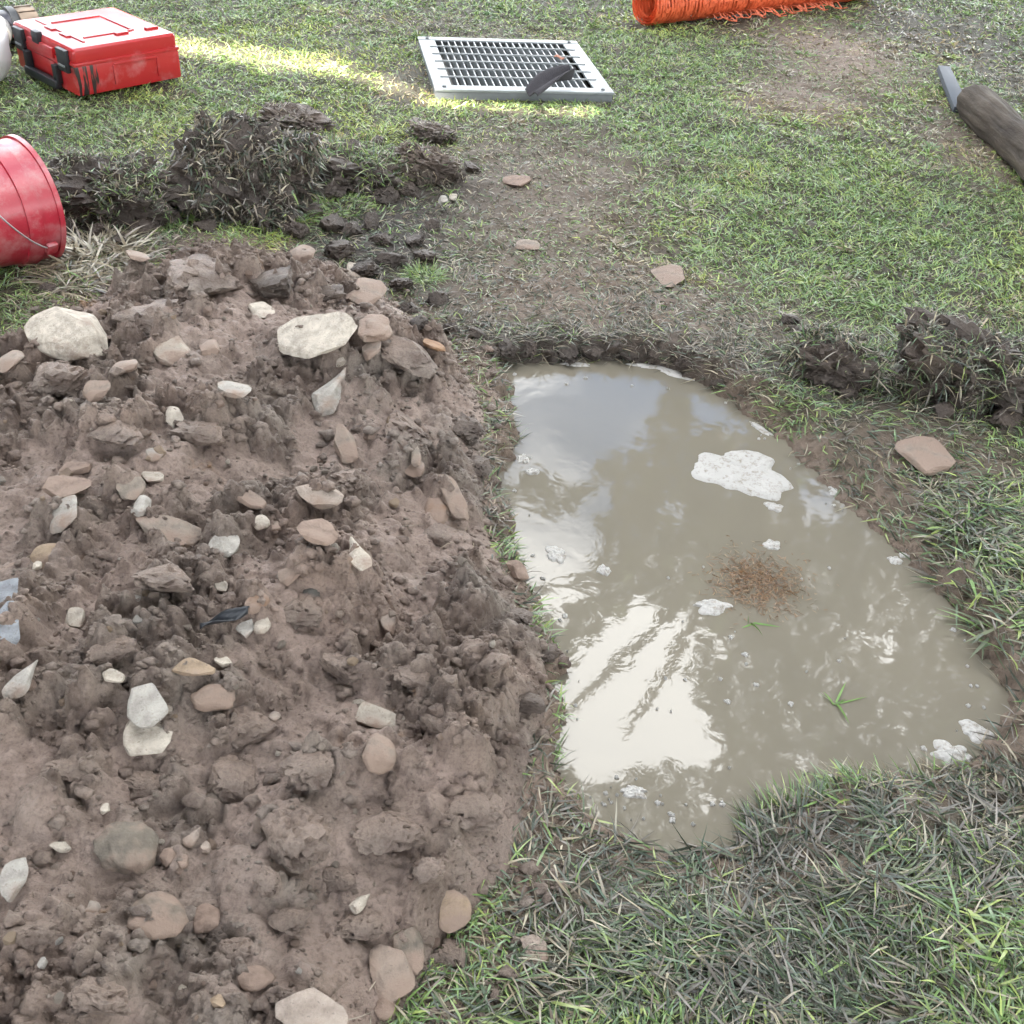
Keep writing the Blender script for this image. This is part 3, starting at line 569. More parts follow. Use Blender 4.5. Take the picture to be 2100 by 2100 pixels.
STONES = [
 (148, 690, 185, 74, -46, 'a', 'C', .14, 'biggest pale boulder, at the left rim of the soil heap'),
 (640, 700, 188, 66, -6, 's', 'C', .02, 'long cream slab lying flat near the heap top'),
 (675, 790, 60, 100, -12, 't', 'W', .2, 'pointed grey-white stone standing up under the long cream slab'),
 (352, 718, 98, 48, 12, 'a', 'C', .32, 'cream stone between the biggest boulder and the long slab'),
 (430, 706, 48, 38, 0, 'a', 'P', .36, 'small pinkish block right of the cream stone near the heap top'),
 (537, 638, 52, 36, 20, 'a', 'C', .15, 'small pale wedge stone above the long cream slab'),
 (262, 753, 56, 30, 5, 'a', 'P', .30, 'half buried pale stone below the biggest boulder'),
 (478, 802, 74, 34, 10, 's', 'W', .25, 'flat whitish chip below the small pinkish block'),
 (357, 862, 42, 40, 30, 'a', 'C', .1, 'pale cube-like stone poking out of a mud ridge'),
 (155, 963, 68, 28, 14, 's', 'B', .25, 'upper of two brown slabs at the heap left side'),
 (142, 1000, 100, 48, 20, 's', 'B', .3, 'lower, longer of two brown slabs at the heap left side'),
 (134, 1056, 76, 56, 8, 'a', 'W', .25, 'grey-white pointed stone below the two brown slabs'),
 (272, 1010, 66, 36, 40, 's', 'G', .2, 'thin grey slab on edge, leaning up to the right'),
 (313, 980, 52, 26, -10, 's', 'C', .2, 'thin cream chip above the grey slab on edge'),
 (290, 1030, 38, 42, 10, 'a', 'W', .1, 'small grey-white block just right of the slab on edge'),
 (345, 1082, 140, 62, 6, 's', 'G', .25, 'large flat grey-brown slab at the left middle of the heap'),
 (463, 1116, 62, 50, -25, 'a', 'W', .08, 'clean pale triangular stone right of the flat grey-brown slab'),
 (537, 1075, 36, 28, 0, 'r', 'C', .12, 'small round cream pebble beside a grey one'),
 (566, 1076, 30, 34, 0, 'r', 'G', .25, 'small round grey pebble beside a cream one'),
 (505, 1022, 108, 30, -8, 's', 'L', .3, 'long muddy flat stone above the two round pebbles'),
 (655, 1016, 98, 42, -10, 's', 'P', .2, 'pinkish white flat stone in the middle of the heap'),
 (653, 1086, 80, 60, -14, 'a', 'B', .3, 'brown block below the pinkish white flat stone'),
 (95, 1133, 64, 44, 4, 'a', 'T', .2, 'tan rounded stone near the left edge'),
 (79, 1168, 20, 20, 0, 'a', 'C', 0, 'tiny bright white stone below the tan one at left'),
 (22, 1206, 84, 62, -8, 's', 'S', .05, 'upper bluish grey slate slab cut by the left edge'),
 (10, 1280, 70, 100, 0, 's', 'S', .05, 'lower bluish white slate slab cut by the left edge'),
 (156, 1267, 46, 40, 40, 's', 'C', .15, 'cream oblong stone at the left, right of the slate'),
 (598, 1176, 58, 36, 18, 's', 'L', .3, 'grey-brown slab with a straight edge in mid heap'),
 (526, 1229, 40, 42, -30, 'a', 'O', .42, 'reddish pebble in the pebble pocket in mid heap'),
 (453, 1210, 30, 20, 0, 'a', 'C', .15, 'small cream pebble left of the reddish pebble'),
 (640, 1212, 42, 28, -20, 'r', 'D', .1, 'dark grey-green flat pebble in mid heap'),
 (771, 668, 78, 62, -10, 'r', 'P', .3, 'rounded pinkish boulder at the heap top right'),
 (890, 706, 58, 34, -28, 's', 'O', .1, 'orange sandstone piece at the heap top right corner'),
 (762, 722, 44, 30, -15, 'a', 'P', .25, 'small pinkish stone below the rounded boulder'),
 (930, 1002, 46, 84, 32, 's', 'L', .25, 'leaning grey-brown slab near the left pond edge'),
 (706, 905, 46, 62, 20, 's', 'G', .3, 'grey slab standing in a dark hollow right of centre'),
 (845, 958, 52, 32, 0, 'a', 'P', .35, 'muddy pinkish stone above the orange lump'),
 (853, 925, 26, 42, 15, 't', 'G', .2, 'thin grey splinter stone near the muddy pinkish stone'),
 (893, 1045, 58, 52, 0, 'r', 'O', .36, 'orange-brown lump near the pond side of the heap'),
 (733, 1128, 48, 70, 28, 't', 'C', .2, 'pale tapered stone pointing down the heap right of centre'),
 (1062, 1160, 44, 46, 25, 'a', 'B', .2, 'red-brown stone at the very edge of the water'),
 (797, 1278, 34, 44, 10, 'a', 'P', .25, 'small pale-tipped stone in the smooth mud right of centre'),
 (50, 1383, 54, 80, -12, 't', 'W', .2, 'grey-white pointed stone below the slate at the left edge'),
 (233, 1390, 48, 26, -12, 'a', 'C', .05, 'small white stone up left of the stacked pair'),
 (301, 1432, 84, 84, 35, 's', 'W', .03, 'upper, greyish stone of the pale pair at left'),
 (300, 1503, 108, 88, 14, 's', 'C', 0, 'lower, cream stone of the pale pair at left'),
 (397, 1368, 90, 36, 12, 's', 'T', .15, 'flat tan brown slab above the pale pair'),
 (459, 1363, 36, 20, -12, 's', 'C', .1, 'thin cream chip touching the flat tan slab'),
 (505, 1288, 40, 36, 10, 's', 'W', .15, 'left half of a cracked pale stone in mid heap'),
 (540, 1284, 34, 32, -10, 's', 'C', .15, 'right half of a cracked pale stone in mid heap'),
 (563, 1466, 28, 28, 0, 'r', 'P', .1, 'small round pinkish pebble on the grey mound'),
 (773, 1468, 90, 50, -18, 'a', 'C', .25, 'cream stone balanced on a rounded clay-coated rock'),
 (772, 1535, 86, 78, -15, 'r', 'G', .30, 'rounded clay-coated rock under the balanced cream stone'),
 (126, 1738, 46, 20, 5, 'a', 'C', 0, 'small white oblong stone at the lower left'),
 (35, 1790, 60, 88, 10, 's', 'W', .15, 'grey angular stone at the lower left edge'),
 (219, 1663, 20, 20, 0, 'a', 'C', 0, 'tiny white stone above the dark grey lump'),
 (398, 1703, 26, 48, -25, 't', 'P', .2, 'pale brown splinter standing right of the dark lump'),
 (423, 1740, 22, 28, 0, 'a', 'P', .15, 'tiny pinkish pebble below the pale brown splinter'),
 (265, 1718, 140, 100, 10, 'r', 'V', .12, 'dark olive grey lump at the lower left'),
 (322, 1858, 132, 108, -6, 'r', 'V', .26, 'big rounded olive rock near the bottom left'),
 (422, 1876, 62, 62, 25, 'r', 'B', .22, 'brown cobble right of the big olive rock'),
 (740, 1838, 30, 54, -30, 't', 'C', .1, 'pale splinter stone near the bottom, tilted right'),
 (806, 1975, 92, 124, 22, 's', 'L', .25, 'big grey-brown slab near the bottom of the heap'),
 (840, 1930, 70, 98, 18, 'a', 'V', .28, 'olive brown stone leaning on the big bottom slab'),
 (925, 1849, 84, 88, 8, 'a', 'T', .30, 'tan stone with a pale side at the lower right of the heap'),
 (650, 2062, 168, 92, -10, 'a', 'P', .10, 'large pinkish white stone at the bottom edge'),
 (528, 1995, 84, 52, 12, 'r', 'B', .25, 'brown flattish cobble above the large pinkish stone'),
 (790, 2058, 48, 48, 0, 'r', 'B', .25, 'round brown stone at the bottom, right of the large pinkish one'),
 (1096, 1930, 56, 70, 15, 'a', 'P', .25, 'pinkish stone half hidden in the grass at the heap foot'),
 (450, 2055, 42, 26, -20, 'a', 'T', .1, 'small tan stone at the bottom left of the large pinkish one'),
 (375, 2025, 22, 16, 0, 'a', 'C', .1, 'tiny pale pebble near the bottom edge'),
 (90, 1980, 22, 22, 0, 'a', 'W', .1, 'tiny grey pebble in the bottom left corner'),
 (190, 1857, 34, 38, 0, 'r', 'W', .25, 'grey pebble left of the big olive rock'),
 (345, 1752, 36, 38, 0, 'r', 'B', .3, 'ball-shaped brown pebble right of the dark lump'),
 (377, 1762, 32, 30, 0, 'r', 'L', .35, 'second ball-shaped pebble right of the dark lump'),
 (440, 1425, 96, 52, 5, 'r', 'L', .35, 'pinkish clay-covered stone right of the pale pair'),
 (615, 522, 60, 34, -12, 'a', 'P', .3, 'pinkish stone at the heap crest near the green tuft'),
 (285, 527, 56, 24, 5, 'a', 'P', .3, 'low pinkish stone at the crest near the straw clump'),
 (732, 552, 56, 32, -20, 's', 'C', .2, 'pale oblong stone below the crest at the top right'),
 (752, 596, 70, 60, -10, 'a', 'G', .35, 'grey lumpy rock at the top right of the heap'),
 (20, 735, 60, 40, 0, 'a', 'P', .25, 'tan stone at the left edge under the grass'),
 (200, 800, 60, 34, 0, 'a', 'G', .35, 'grey muddy stone under the biggest boulder'),
 (320, 925, 40, 26, 0, 'a', 'W', .3, 'small grey chip under the pale cube-like stone')]
for i, a in enumerate(STONES): place_stone(i, *a)
OUT = [(1896, 925, 128, 74, -34, 's', 'G', .44, 'loose pinkish brick-shaped stone on the muddy right bank'),
       (1080, 502, 54, 22, -4, 's', 'G', .25, 'flat grey stone in the trampled grass behind the pond'),
       (1370, 560, 76, 48, -30, 's', 'L', .3, 'muddy flat stone lying in the grass behind the pond'),
       (1057, 370, 66, 28, 4, 's', 'B', .1, 'brown block lying in trampled grass right of the sods'),
       (909, 409, 22, 18, 0, 'a', 'W', .1, 'left of two tiny white stones behind the heap'),
       (929, 406, 18, 18, 0, 'a', 'C', 0, 'right, whiter of two tiny stones behind the heap'),
       (1760, 745, 44, 30, -10, 'a', 'L', .25, 'small brown stone beside the black clod on the right')]
for i, a in enumerate(OUT): place_stone(300 + i, *a, group='loose stones in the grass')
# clods of clay: lumpy, crumb covered
def clod_mesh(seed, dims, rough=.34, sub=4):
    V, T = ICO[sub]; V = V.copy()
    n1 = fbm3(V * 1.5 + seed * 1.7, 3, seed); n2 = fbm3(V * 4.2 + seed, 4, seed + 5, .62); n3 = fbm3(V * 10 + seed, 3, seed + 9, .6)
    V = V * (1 + rough * 1.1 * n1 + rough * 1.15 * n2 - rough * .5 * np.abs(n2) + rough * .85 * n3)[:, None]
    r = np.random.default_rng(seed)
    for k in range(7):
        d = r.normal(size=3); d /= np.linalg.norm(d); q = V @ d; V = V - np.maximum(0, q - r.uniform(.45, .85))[:, None] * d[None] * .8
    V = V + .085 * np.stack([fbm3(V * 8 + seed + k, 4, seed + 20 + k, .7) for k in range(3)], 1)
    me = tri_mesh('mud_clod', V * (np.array(dims) / 2)[None], T, smooth=True); me.set_sharp_from_angle(angle=math.radians(32)); return me
CLODS = [(500, 1480, 150, 110, 'M', 'wide grey clod crumbling in the middle of the lower heap'), (470, 1585, 120, 100, 'M', 'clay clod below the wide grey clod'),
         (600, 1700, 150, 150, 'M', 'largest rounded clay clod at the lower middle'), (790, 1690, 150, 110, 'M', 'rough clod with dead roots at the lower middle'),
         (960, 1650, 170, 90, 'M', 'smooth smeared clod near the lower right of the heap'), (880, 1780, 70, 60, 'M', 'small clod above the tan stone'),
         (640, 1560, 130, 90, 'M', 'clod left of the rounded clay-coated rock'), (480, 1940, 100, 90, 'M', 'clod below the brown cobble'),
         (300, 1600, 120, 60, 'M', 'low clod above the dark olive lump'), (130, 1570, 110, 60, 'M', 'low crumbly clod at the left, below the pale pair'),
         (740, 1890, 110, 80, 'M', 'clod under the pale splinter near the bottom'), (590, 1880, 90, 70, 'M', 'clod right of the brown cobble'),
         (200, 2040, 180, 80, 'M', 'broad clod at the bottom left'), (60, 1900, 120, 70, 'M', 'clod in the lower left corner'),
         (120, 770, 130, 90, 'M', 'grey clay clod directly under the biggest boulder'), (310, 650, 180, 90, 'M', 'smooth rounded clay shoulder at the heap top'),
         (420, 560, 200, 100, 'M', 'crumbly clod forming the heap crest'), (560, 570, 120, 90, 'B', 'dark crumbly clod right of the crest'),
         (670, 600, 70, 40, 'B', 'dark clod above the long cream slab'), (830, 715, 150, 70, 'M', 'muddy clod running down from the rounded pinkish boulder'),
         (420, 885, 140, 70, 'M', 'grey clod right of the pale cube-like stone'), (240, 880, 130, 70, 'M', 'clod left of the pale cube-like stone'),
         (830, 870, 120, 80, 'M', 'crumbly clod at the right shoulder'), (720, 980, 90, 60, 'M', 'clod right of the grey standing slab'),
         (900, 1090, 90, 60, 'M', 'clod under the orange-brown lump'), (620, 1240, 130, 80, 'M', 'clod right of the pebble pocket'),
         (340, 1180, 150, 70, 'M', 'clod below the large flat slab'), (230, 1330, 120, 60, 'M', 'clod above the small white stone'),
         (700, 1360, 110, 70, 'M', 'clod above the balanced cream stone'), (960, 870, 90, 60, 'B', 'grassy brown clod by the left pond edge'),
         (980, 950, 70, 50, 'B', 'small brown clod in the notch of the pond edge'), (1085, 1430, 90, 60, 'B', 'brown wet clod at the pond edge in mid picture'),
         (1120, 1330, 60, 50, 'B', 'small dark wet clod at the water edge'), (1060, 1260, 70, 50, 'B', 'brown clod above the small dark wet one'),
         (1010, 1350, 80, 50, 'M', 'clay clod in the smooth mud by the pond'), (900, 1480, 90, 50, 'M', 'low clod right of the balanced stone'),
         (850, 1390, 90, 55, 'M', 'low clod above right of the balanced stone'), (560, 1800, 80, 60, 'M', 'clod below the largest rounded clod'),
         (690, 1790, 80, 70, 'M', 'dark sided clod right of the largest rounded clod'), (930, 1950, 90, 60, 'M', 'crumbly clod at the heap foot near the grass'),
         (1045, 710, 60, 40, 'D', 'black clod at the left end of the back bank'), (1165, 715, 70, 50, 'D', 'black wet clod on the back bank of the pond'), (1290, 725, 50, 30, 'D', 'small black clod on the back bank')]
for i, (px, py, w, h, mt, lab) in enumerate(CLODS):
    p = hit(px, py + h * .2); s = px_size(p); dep = (CAM_H - p.z) / (p - CAM).length
    o = link('mud_clod', clod_mesh(500 + i, (w * s * .9, h * s * .85 / max(dep, .5), min(w, h) * s * .62)), dict(M=MUD, B=MUD_MID, D=MUD_DK)[mt])
    o.location = p + Vector((0, 0, min(w, h) * s * .07)); o.rotation_euler = (random.uniform(-.15, .15), random.uniform(-.15, .15), random.uniform(-.5, .5))
    tag(o, lab, 'clod', 'clods on the soil heap')
# more pebbles, alike: share a label
peb = [stone_mesh(2000 + k, (1, random.uniform(.7, .95), random.uniform(.5, .8)), 'sar'[k % 3]) for k in range(12)]
for i in range(210):
    px, py = random.uniform(-30, 1060), random.uniform(560, 2100)
    p = hit(px, py)
    if float(seg_sd(np.array([p.x]), np.array([p.y]), HEAP)[0]) < .02: continue
    w = random.choice([9, 11, 13, 15, 18, 22, 28]) * px_size(p)
    pale = random.random() < .25
    o = link('pebble', peb[i % 12], STONE); o.scale = (w, w, w); o.location = p + Vector((0, 0, w * .12))
    o.rotation_euler = (random.uniform(-.4, .4), random.uniform(-.4, .4), random.uniform(0, 6.28))
    o.color = (*CLR[random.choice('CWP') if pale else random.choice('GLBT')], random.uniform(.2, .48))
    tag(o, 'small pale stone chip half sunk in the brown clay' if pale else 'small brown muddy pebble half sunk in the clay', 'pebble', 'pale chips in the clay' if pale else 'brown pebbles in the clay')
# crumbs: uncountable
cV, cT, k0 = [], [], 0
def crumbs(n, smin, smax, sub, dens=None, region='heap'):
    global k0
    B, T = ICO[sub]
    x = rng.uniform(-1.55, .25, n * 3); y = rng.uniform(.42, 3.15, n * 3); d = seg_sd(x, y, HEAP)
    cl = .70 * crumbly(x, y) - .36 + .66 * rng.random(len(x))
    edge = np.exp(-((d - .03) / .06) ** 2)
    ok = (d > -.09) & ((cl > .16) | (rng.random(len(x)) < .6 * edge)); x, y = x[ok][:n], y[ok][:n]; z = surf(x, y)
    okz = z > ZW; x, y, z = x[okz], y[okz], z[okz]
    s = smin + (smax - smin) * rng.random(len(x)) ** 3
    sh = [B * (1 + 1.0 * fbm3(B * 1.9 + q * 7, 3, q, .7))[:, None] * np.array([1, .55 + .04 * q, .5 + .03 * q])[None] for q in range(12)]
    for i in range(len(x)):
        a = rng.uniform(0, 6.28); c, q = math.cos(a), math.sin(a); R = np.array([[c, -q, 0], [q, c, 0], [0, 0, 1]])
        cV.append(sh[i % 12] @ R.T * s[i] * np.array([1, .8, .7]) + np.array([x[i], y[i], z[i] + s[i] * .25])); cT.append(T + k0); k0 += len(B)
crumbs(2200, .006, .019, 2); crumbs(6500, .003, .009, 2); crumbs(17000, .0022, .006, 1)
o = link('soil_crumbs', tri_mesh('soil_crumbs', np.concatenate(cV), np.concatenate(cT)), MUD)
tag(o, 'crumbs of brown clay strewn all over the soil heap', 'soil crumbs', kind='stuff')
# dead straws and roots strewn over heap and banks
sb = Bunch()
x = rng.uniform(-1.5, .9, 2600); y = rng.uniform(.5, 3.2, 2600); dd = seg_sd(x, y, HEAP); pdn = seg_sd(x, y, POND)
ok = (dd > -.1) & (pdn < 0) & (fbm(x * 3, y * 3, 2, 411) + rng.random(len(x)) * .6 > .45); x, y = x[ok], y[ok]; n = len(x)
az = rng.uniform(0, 6.28, n); h = np.stack([np.cos(az), np.sin(az), rng.uniform(-.05, .5, n)], 1)
b = np.stack([rng.normal(0, .3, n), rng.normal(0, .3, n), -h[:, 2] * .9], 1)
sb.add(*blades(np.stack([x, y, surf(x, y) + .002], 1), h, b, rng.uniform(.015, .06, n), rng.uniform(.001, .0026, n), STRAW[rng.integers(0, 5, n)] * rng.uniform(.6, 1.2, (n, 1)), 3))
tag(sb.obj('straw_litter'), 'dead grass straws and rootlets strewn over the clay', 'straw', kind='stuff')

# ------------------------------------------------------------------ dug-up sods
def sod(label, px, py, dims, rz, tilt, gdir, G, Wt, nblade, ln, seed, mt=None, roots=6, zoff=0.0, spread=.5, wd=.0042, hang=.0):
    p = hit(px, py); t = empty('turf_sod', p + Vector((0, 0, zoff)), rz); tag(t, label, 'turf sod', 'dug-up sods around the hole')
    V, T = ICO[5]; V = V.copy(); V = V / np.max(np.abs(V), axis=1)[:, None] ** .45
    n1 = fbm3(V * 1.3 + seed, 3, seed); n2 = fbm3(V * 3.8 + seed, 4, seed + 3, .62)
    n3 = fbm3(V * 11 + seed, 4, seed + 7, .7); V = V * (1 + .36 * n1 + .42 * n2 + .30 * n3)[:, None]; V = V * (np.array(dims) / 2)[None]
    Rm = np.array(Matrix.Rotation(tilt[0], 3, 'X') @ Matrix.Rotation(tilt[1], 3, 'Y')); V = V @ Rm.T; V[:, 2] += dims[2] * .38
    me = tri_mesh('soil', V, T, smooth=True); me.set_sharp_from_angle(angle=math.radians(35)); link('soil', me, mt or MUD_DK, t)
    nr = np.empty(len(T) * 3); me.polygons.foreach_get('normal', nr); nr = nr.reshape(-1, 3); ce = V[T].mean(1)
    ar = np.empty(len(T)); me.polygons.foreach_get('area', ar)
    g = Rm @ np.array(gdir, float); g /= np.linalg.norm(g); w = np.clip(nr @ g - .30, 0, 1) * ar * np.clip(.50 + 2.0 * fbm3(ce * 14 + seed, 2, seed + 30), .02, 1); i = rng.choice(len(T), nblade, p=w / w.sum())
    P = ce[i] + rng.normal(0, .006, (nblade, 3)); D = nr[i] * .34 + rng.normal(0, spread, (nblade, 3)) + np.array([[0, 0, -hang]]); D /= np.linalg.norm(D, axis=1)[:, None]
    b = rng.normal(0, .25, (nblade, 3)); b[:, 2] -= .35
    bn = Bunch(); bn.add(*blades(P, D, b, ln * rng.uniform(.4, 1.4, nblade), wd * rng.uniform(.5, 1.3, nblade), blade_cols(np.full(nblade, G), np.full(nblade, Wt)), 3)); tag(bn.obj('grass', t), kind='stuff')
    for k in range(roots):
        j = rng.integers(0, len(T)); q = Vector(ce[j]); nn = Vector(nr[j]); bm = bmesh.new()
        if q.z < 0: q.z *= -1
        add_tube(bm, [q, q + nn * .012 + Vector((0, 0, -.008)), q + nn * .02 + Vector((random.uniform(-.02, .02), 0, -.035)), q + nn * .018 + Vector((random.uniform(-.03, .03), 0, -.065))], [.0018, .0015, .001, .0006], 5)
        link('root', bm_mesh(bm, 'root', smooth=True), ROOT, t)
    return t
ROOT = plain('pale_root', (.42, .34, .24), .7, .3)
sod('brown bristly sod left of the big matted sod', 235, 430, (.38, .26, .17), .15, (.25, -.1), (.1, .2, 1), .42, .45, 3600, .034, 11, MUD_DK, spread=.65)
sod('large upright sod with a face of matted dead grass', 500, 420, (.42, .36, .19), -.22, (.72, .22), (.25, -.1, 1), .10, .68, 5200, .040, 12, spread=.8, wd=.0065, zoff=.03, hang=.35)
sod('low dark sod with green grass on top, right of the matted sod', 735, 375, (.32, .24, .12), -.1, (.15, .1), (0, .2, 1), .70, .3, 3000, .045, 13, spread=.6)
sod('crumbled brown sod fragments at the right end of the sod row', 880, 365, (.22, .17, .11), .3, (.1, .25), (0, 0, 1), .3, .3, 420, .03, 14, MUD_MID)
sod('small dark sod crumb beyond the sod row, toward the grate', 890, 280, (.17, .13, .05), .2, (0, .1), (0, 0, 1), .35, .3, 220, .025, 15, MUD_MID, roots=2)
sod('thin brown turf flap lying behind the matted sod', 610, 262, (.26, .16, .07), -.25, (.1, .2), (0, .4, 1), .15, .3, 420, .025, 16, MUD_MID, roots=2)
sod('black peaty sod with dull grass near the right pond corner', 1700, 770, (.21, .16, .13), -.3, (.25, .1), (.1, .2, 1), .35, .6, 2400, .04, 17, zoff=-.015, spread=.6)
sod('big dark sod with dangling roots at the right edge', 2000, 800, (.44, .28, .21), -.2, (.15, .15), (-.1, .2, 1), .32, .7, 3600, .045, 18, zoff=-.03, spread=.65)
def row_clods(spots, label, group, mt):
    for k, (px, py, w) in enumerate(spots):
        p = hit(px, py); s = px_size(p); o = link('mud_clod', clod_mesh(900 + k + len(spots) * 7, (w * s * 1.2, w * s, w * s * .7)), mt); o.location = p + Vector((0, 0, w * s * .12)); o.rotation_euler = (random.uniform(-.4, .4), random.uniform(-.4, .4), random.uniform(0, 6)); tag(o, label, 'clod', group)
row_clods([(140, 470, 50), (200, 478, 40), (300, 470, 60), (355, 455, 50), (380, 400, 50), (420, 470, 45), (640, 440, 50), (680, 400, 60), (790, 410, 60), (840, 400, 50), (930, 370, 45), (965, 350, 40), (820, 330, 50), (770, 300, 40), (660, 320, 50), (610, 480, 45), (720, 480, 50), (780, 500, 45), (850, 500, 40), (840, 640, 40), (700, 520, 60), (750, 560, 50), (800, 540, 55), (820, 590, 50), (870, 530, 45), (680, 470, 60), (760, 460, 50), (890, 470, 40), (900, 620, 45), (860, 670, 40), (930, 680, 36), (250, 500, 40), (120, 530, 40), (100, 600, 36)], 'dark topsoil clod lying among the upturned sods', 'dark clods among the sods', MUD_DK)
row_clods([(1640, 690, 50), (1660, 740, 60), (1690, 700, 45), (1740, 810, 40), (1790, 740, 40), (1930, 850, 45), (2060, 860, 70), (2090, 720, 60), (1960, 680, 60), (1620, 660, 36)], 'black peaty clod among the right-hand sods', 'black clods on the right bank', MUD_DK)
row_clods([(1010, 725, 36), (1085, 722, 40), (1120, 728, 30), (1215, 728, 44), (1255, 722, 34), (1340, 732, 40), (1400, 748, 34), (1470, 790, 30), (980, 690, 36)], 'dark wet clod on the back bank of the pond', 'wet clods on the back bank', MUD_DK)
for px, py, nb in [(960, 660, 110), (1030, 690, 130), (1100, 690, 140), (1170, 690, 120), (1240, 695, 140), (1310, 700, 130), (1390, 715, 130), (1460, 745, 110), (1530, 800, 100), (1500, 690, 100), (1130, 640, 100), (1350, 650, 100)]:
    b = Bunch(); frond(b, hit(px, py), nb, .06, .045, .003, .12, .68, 58); tag(b.obj('grass_tuft'), 'dry brown grass tuft on the back bank of the pond', 'grass tuft', 'dry tufts on the back bank')
bm = bmesh.new(); a = hit(1985, 690); c = hit(1915, 800)
add_tube(bm, [a + Vector((0, -.08, .10)), a.lerp(c, .4) + Vector((0, -.05, .07)), a.lerp(c, .75) + Vector((-.01, -.02, .05)), c + Vector((0, 0, .012))], [.0028, .0025, .0022, .0012], 6)
tag(link('root', bm_mesh(bm, 'root', smooth=True), ROOT), 'long pale root dangling from the dark right sod', 'root')

# ------------------------------------------------------------------ drain grate
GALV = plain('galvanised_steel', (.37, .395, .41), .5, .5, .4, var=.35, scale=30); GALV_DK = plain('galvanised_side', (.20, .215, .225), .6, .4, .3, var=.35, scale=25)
CONC = plain('pit_concrete', (.24, .23, .21), .85, .3, var=.4, scale=12, bmp=.006)
g = empty('drain_grate', (GC.x, GC.y, 0), GA); tag(g, 'galvanised steel drain grate set in the lawn at the back', 'grate')
fw = .062; zt = .040
for nm, c, s in [('frame_bar', (0, -GD / 2 + fw / 2, zt), (GW, fw, .010)), ('frame_bar', (0, GD / 2 - fw * .4, zt), (GW, fw * .8, .010)),
                 ('frame_bar', (-GW / 2 + fw * .65, 0, zt - .001), (fw * 1.3, GD - fw * 1.8, .010)), ('frame_bar', (GW / 2 - fw * .65, 0, zt - .001), (fw * 1.3, GD - fw * 1.8, .010))]:
    box_obj(nm, c, s, GALV, g, .002)
for nm, c, s in [('collar', (0, -GD / 2 + .012, -.02), (GW - .01, .014, .108)), ('collar', (0, GD / 2 - .012, -.02), (GW - .01, .014, .108)),
                 ('collar', (-GW / 2 + .012, 0, -.02), (.014, GD - .06, .108)), ('collar', (GW / 2 - .012, 0, -.02), (.014, GD - .06, .108))]:
    box_obj(nm, c, s, GALV_DK, g, .002)
for nm, c, s in [('pit_wall', (0, -GD / 2 + .07, -.30), (GW - .05, .09, .54)), ('pit_wall', (0, GD / 2 - .07, -.30), (GW - .05, .09, .54)),
                 ('pit_wall', (-GW / 2 + .08, 0, -.30), (.09, GD - .25, .54)), ('pit_wall', (GW / 2 - .08, 0, -.30), (.09, GD - .25, .54))]:
    box_obj(nm, c, s, CONC, g, .004)
ix, iy0, iy1 = GW / 2 - fw * 1.3, -GD / 2 + fw, GD / 2 - fw * .8
bm = bmesh.new(); add_box(bm, (0, 0, 0), (.006, iy1 - iy0 + .01, .042)); mb = bm_mesh(bm, 'bearing_bar'); mb.materials.append(GALV)
NB = 20
for k in range(1, NB):
    o = link('bearing_bar', mb, None, g); o.location = (-ix + 2 * ix * k / NB, (iy0 + iy1) / 2, zt - .020)
bm = bmesh.new(); add_box(bm, (0, 0, 0), (2 * ix + .075, .0055, .006)); mb = bm_mesh(bm, 'cross_bar'); mb.materials.append(GALV)
for k in range(1, 6):
    o = link('cross_bar', mb, None, g); o.location = (0, iy0 + (iy1 - iy0) * k / 6, zt + .006)
for sx, sy in ((-1, -1), (1, -1), (-1, 1), (1, 1)):
    bm = bmesh.new(); add_lathe(bm, [(.001, -.002), (.009, -.002), (.009, .004), (.006, .006), (.001, .006)], 10)
    o = link('bolt', bm_mesh(bm, 'bolt', sharp=30), GALV_DK, g); o.location = (sx * (GW / 2 - .045), sy * (GD / 2 - .035), zt + .006)
# torn dark strip folded over the front edge
def sheet(name, c, nu, nv, fn, m, thick=.004, parent=None):
    V = np.array([[*fn(i / (nu - 1), j / (nv - 1))] for j in range(nv) for i in range(nu)], float)
    q = np.array([[j * nu + i, j * nu + i + 1, (j + 1) * nu + i + 1, (j + 1) * nu + i] for j in range(nv - 1) for i in range(nu - 1)])
    o = link(name, tri_mesh(name, V, q, smooth=True), m, parent); o.location = c
    md = o.modifiers.new('solid', 'SOLIDIFY'); md.thickness = thick; md.offset = 0
    return o
CLOTH = plain('dark_felt', (.085, .080, .088), .9, .2, var=.45, scale=30, bmp=.003)
a0, a1 = at(1088, 208, .02), at(1168, 168, .06)
dv = a1 - a0; nn = Vector((-dv.y, dv.x, 0)).normalized()
def felt(u, v):
    w = .068 * (.35 + .65 * math.sin(math.pi * min(1, u * .75 + .18))); q = dv * u + nn * (v - .5) * w * 1.6
    return (q.x, q.y, .02 + .05 * u + .030 * math.sin(v * 7.5 + u * 2) * (.4 + .6 * u) + .02 * math.sin(math.pi * u))
tag(sheet('felt_scrap', a0 + Vector((0, 0, .012)), 24, 14, felt, CLOTH), 'dark grey scrap of felt folded over the grate front edge', 'fabric scrap')
RUST = plain('dead_leaf', (.30, .11, .06), .7, .3)
lp = at(1147, 117, .055)
tag(sheet('dead_leaf', lp, 6, 5, lambda u, v: ((u - .5) * .05, (v - .5) * .055 * (1 - abs(u - .5)), .006 * math.sin(u * 6)), RUST, .001), 'small red-brown leaf lying on the grate bars', 'leaf')

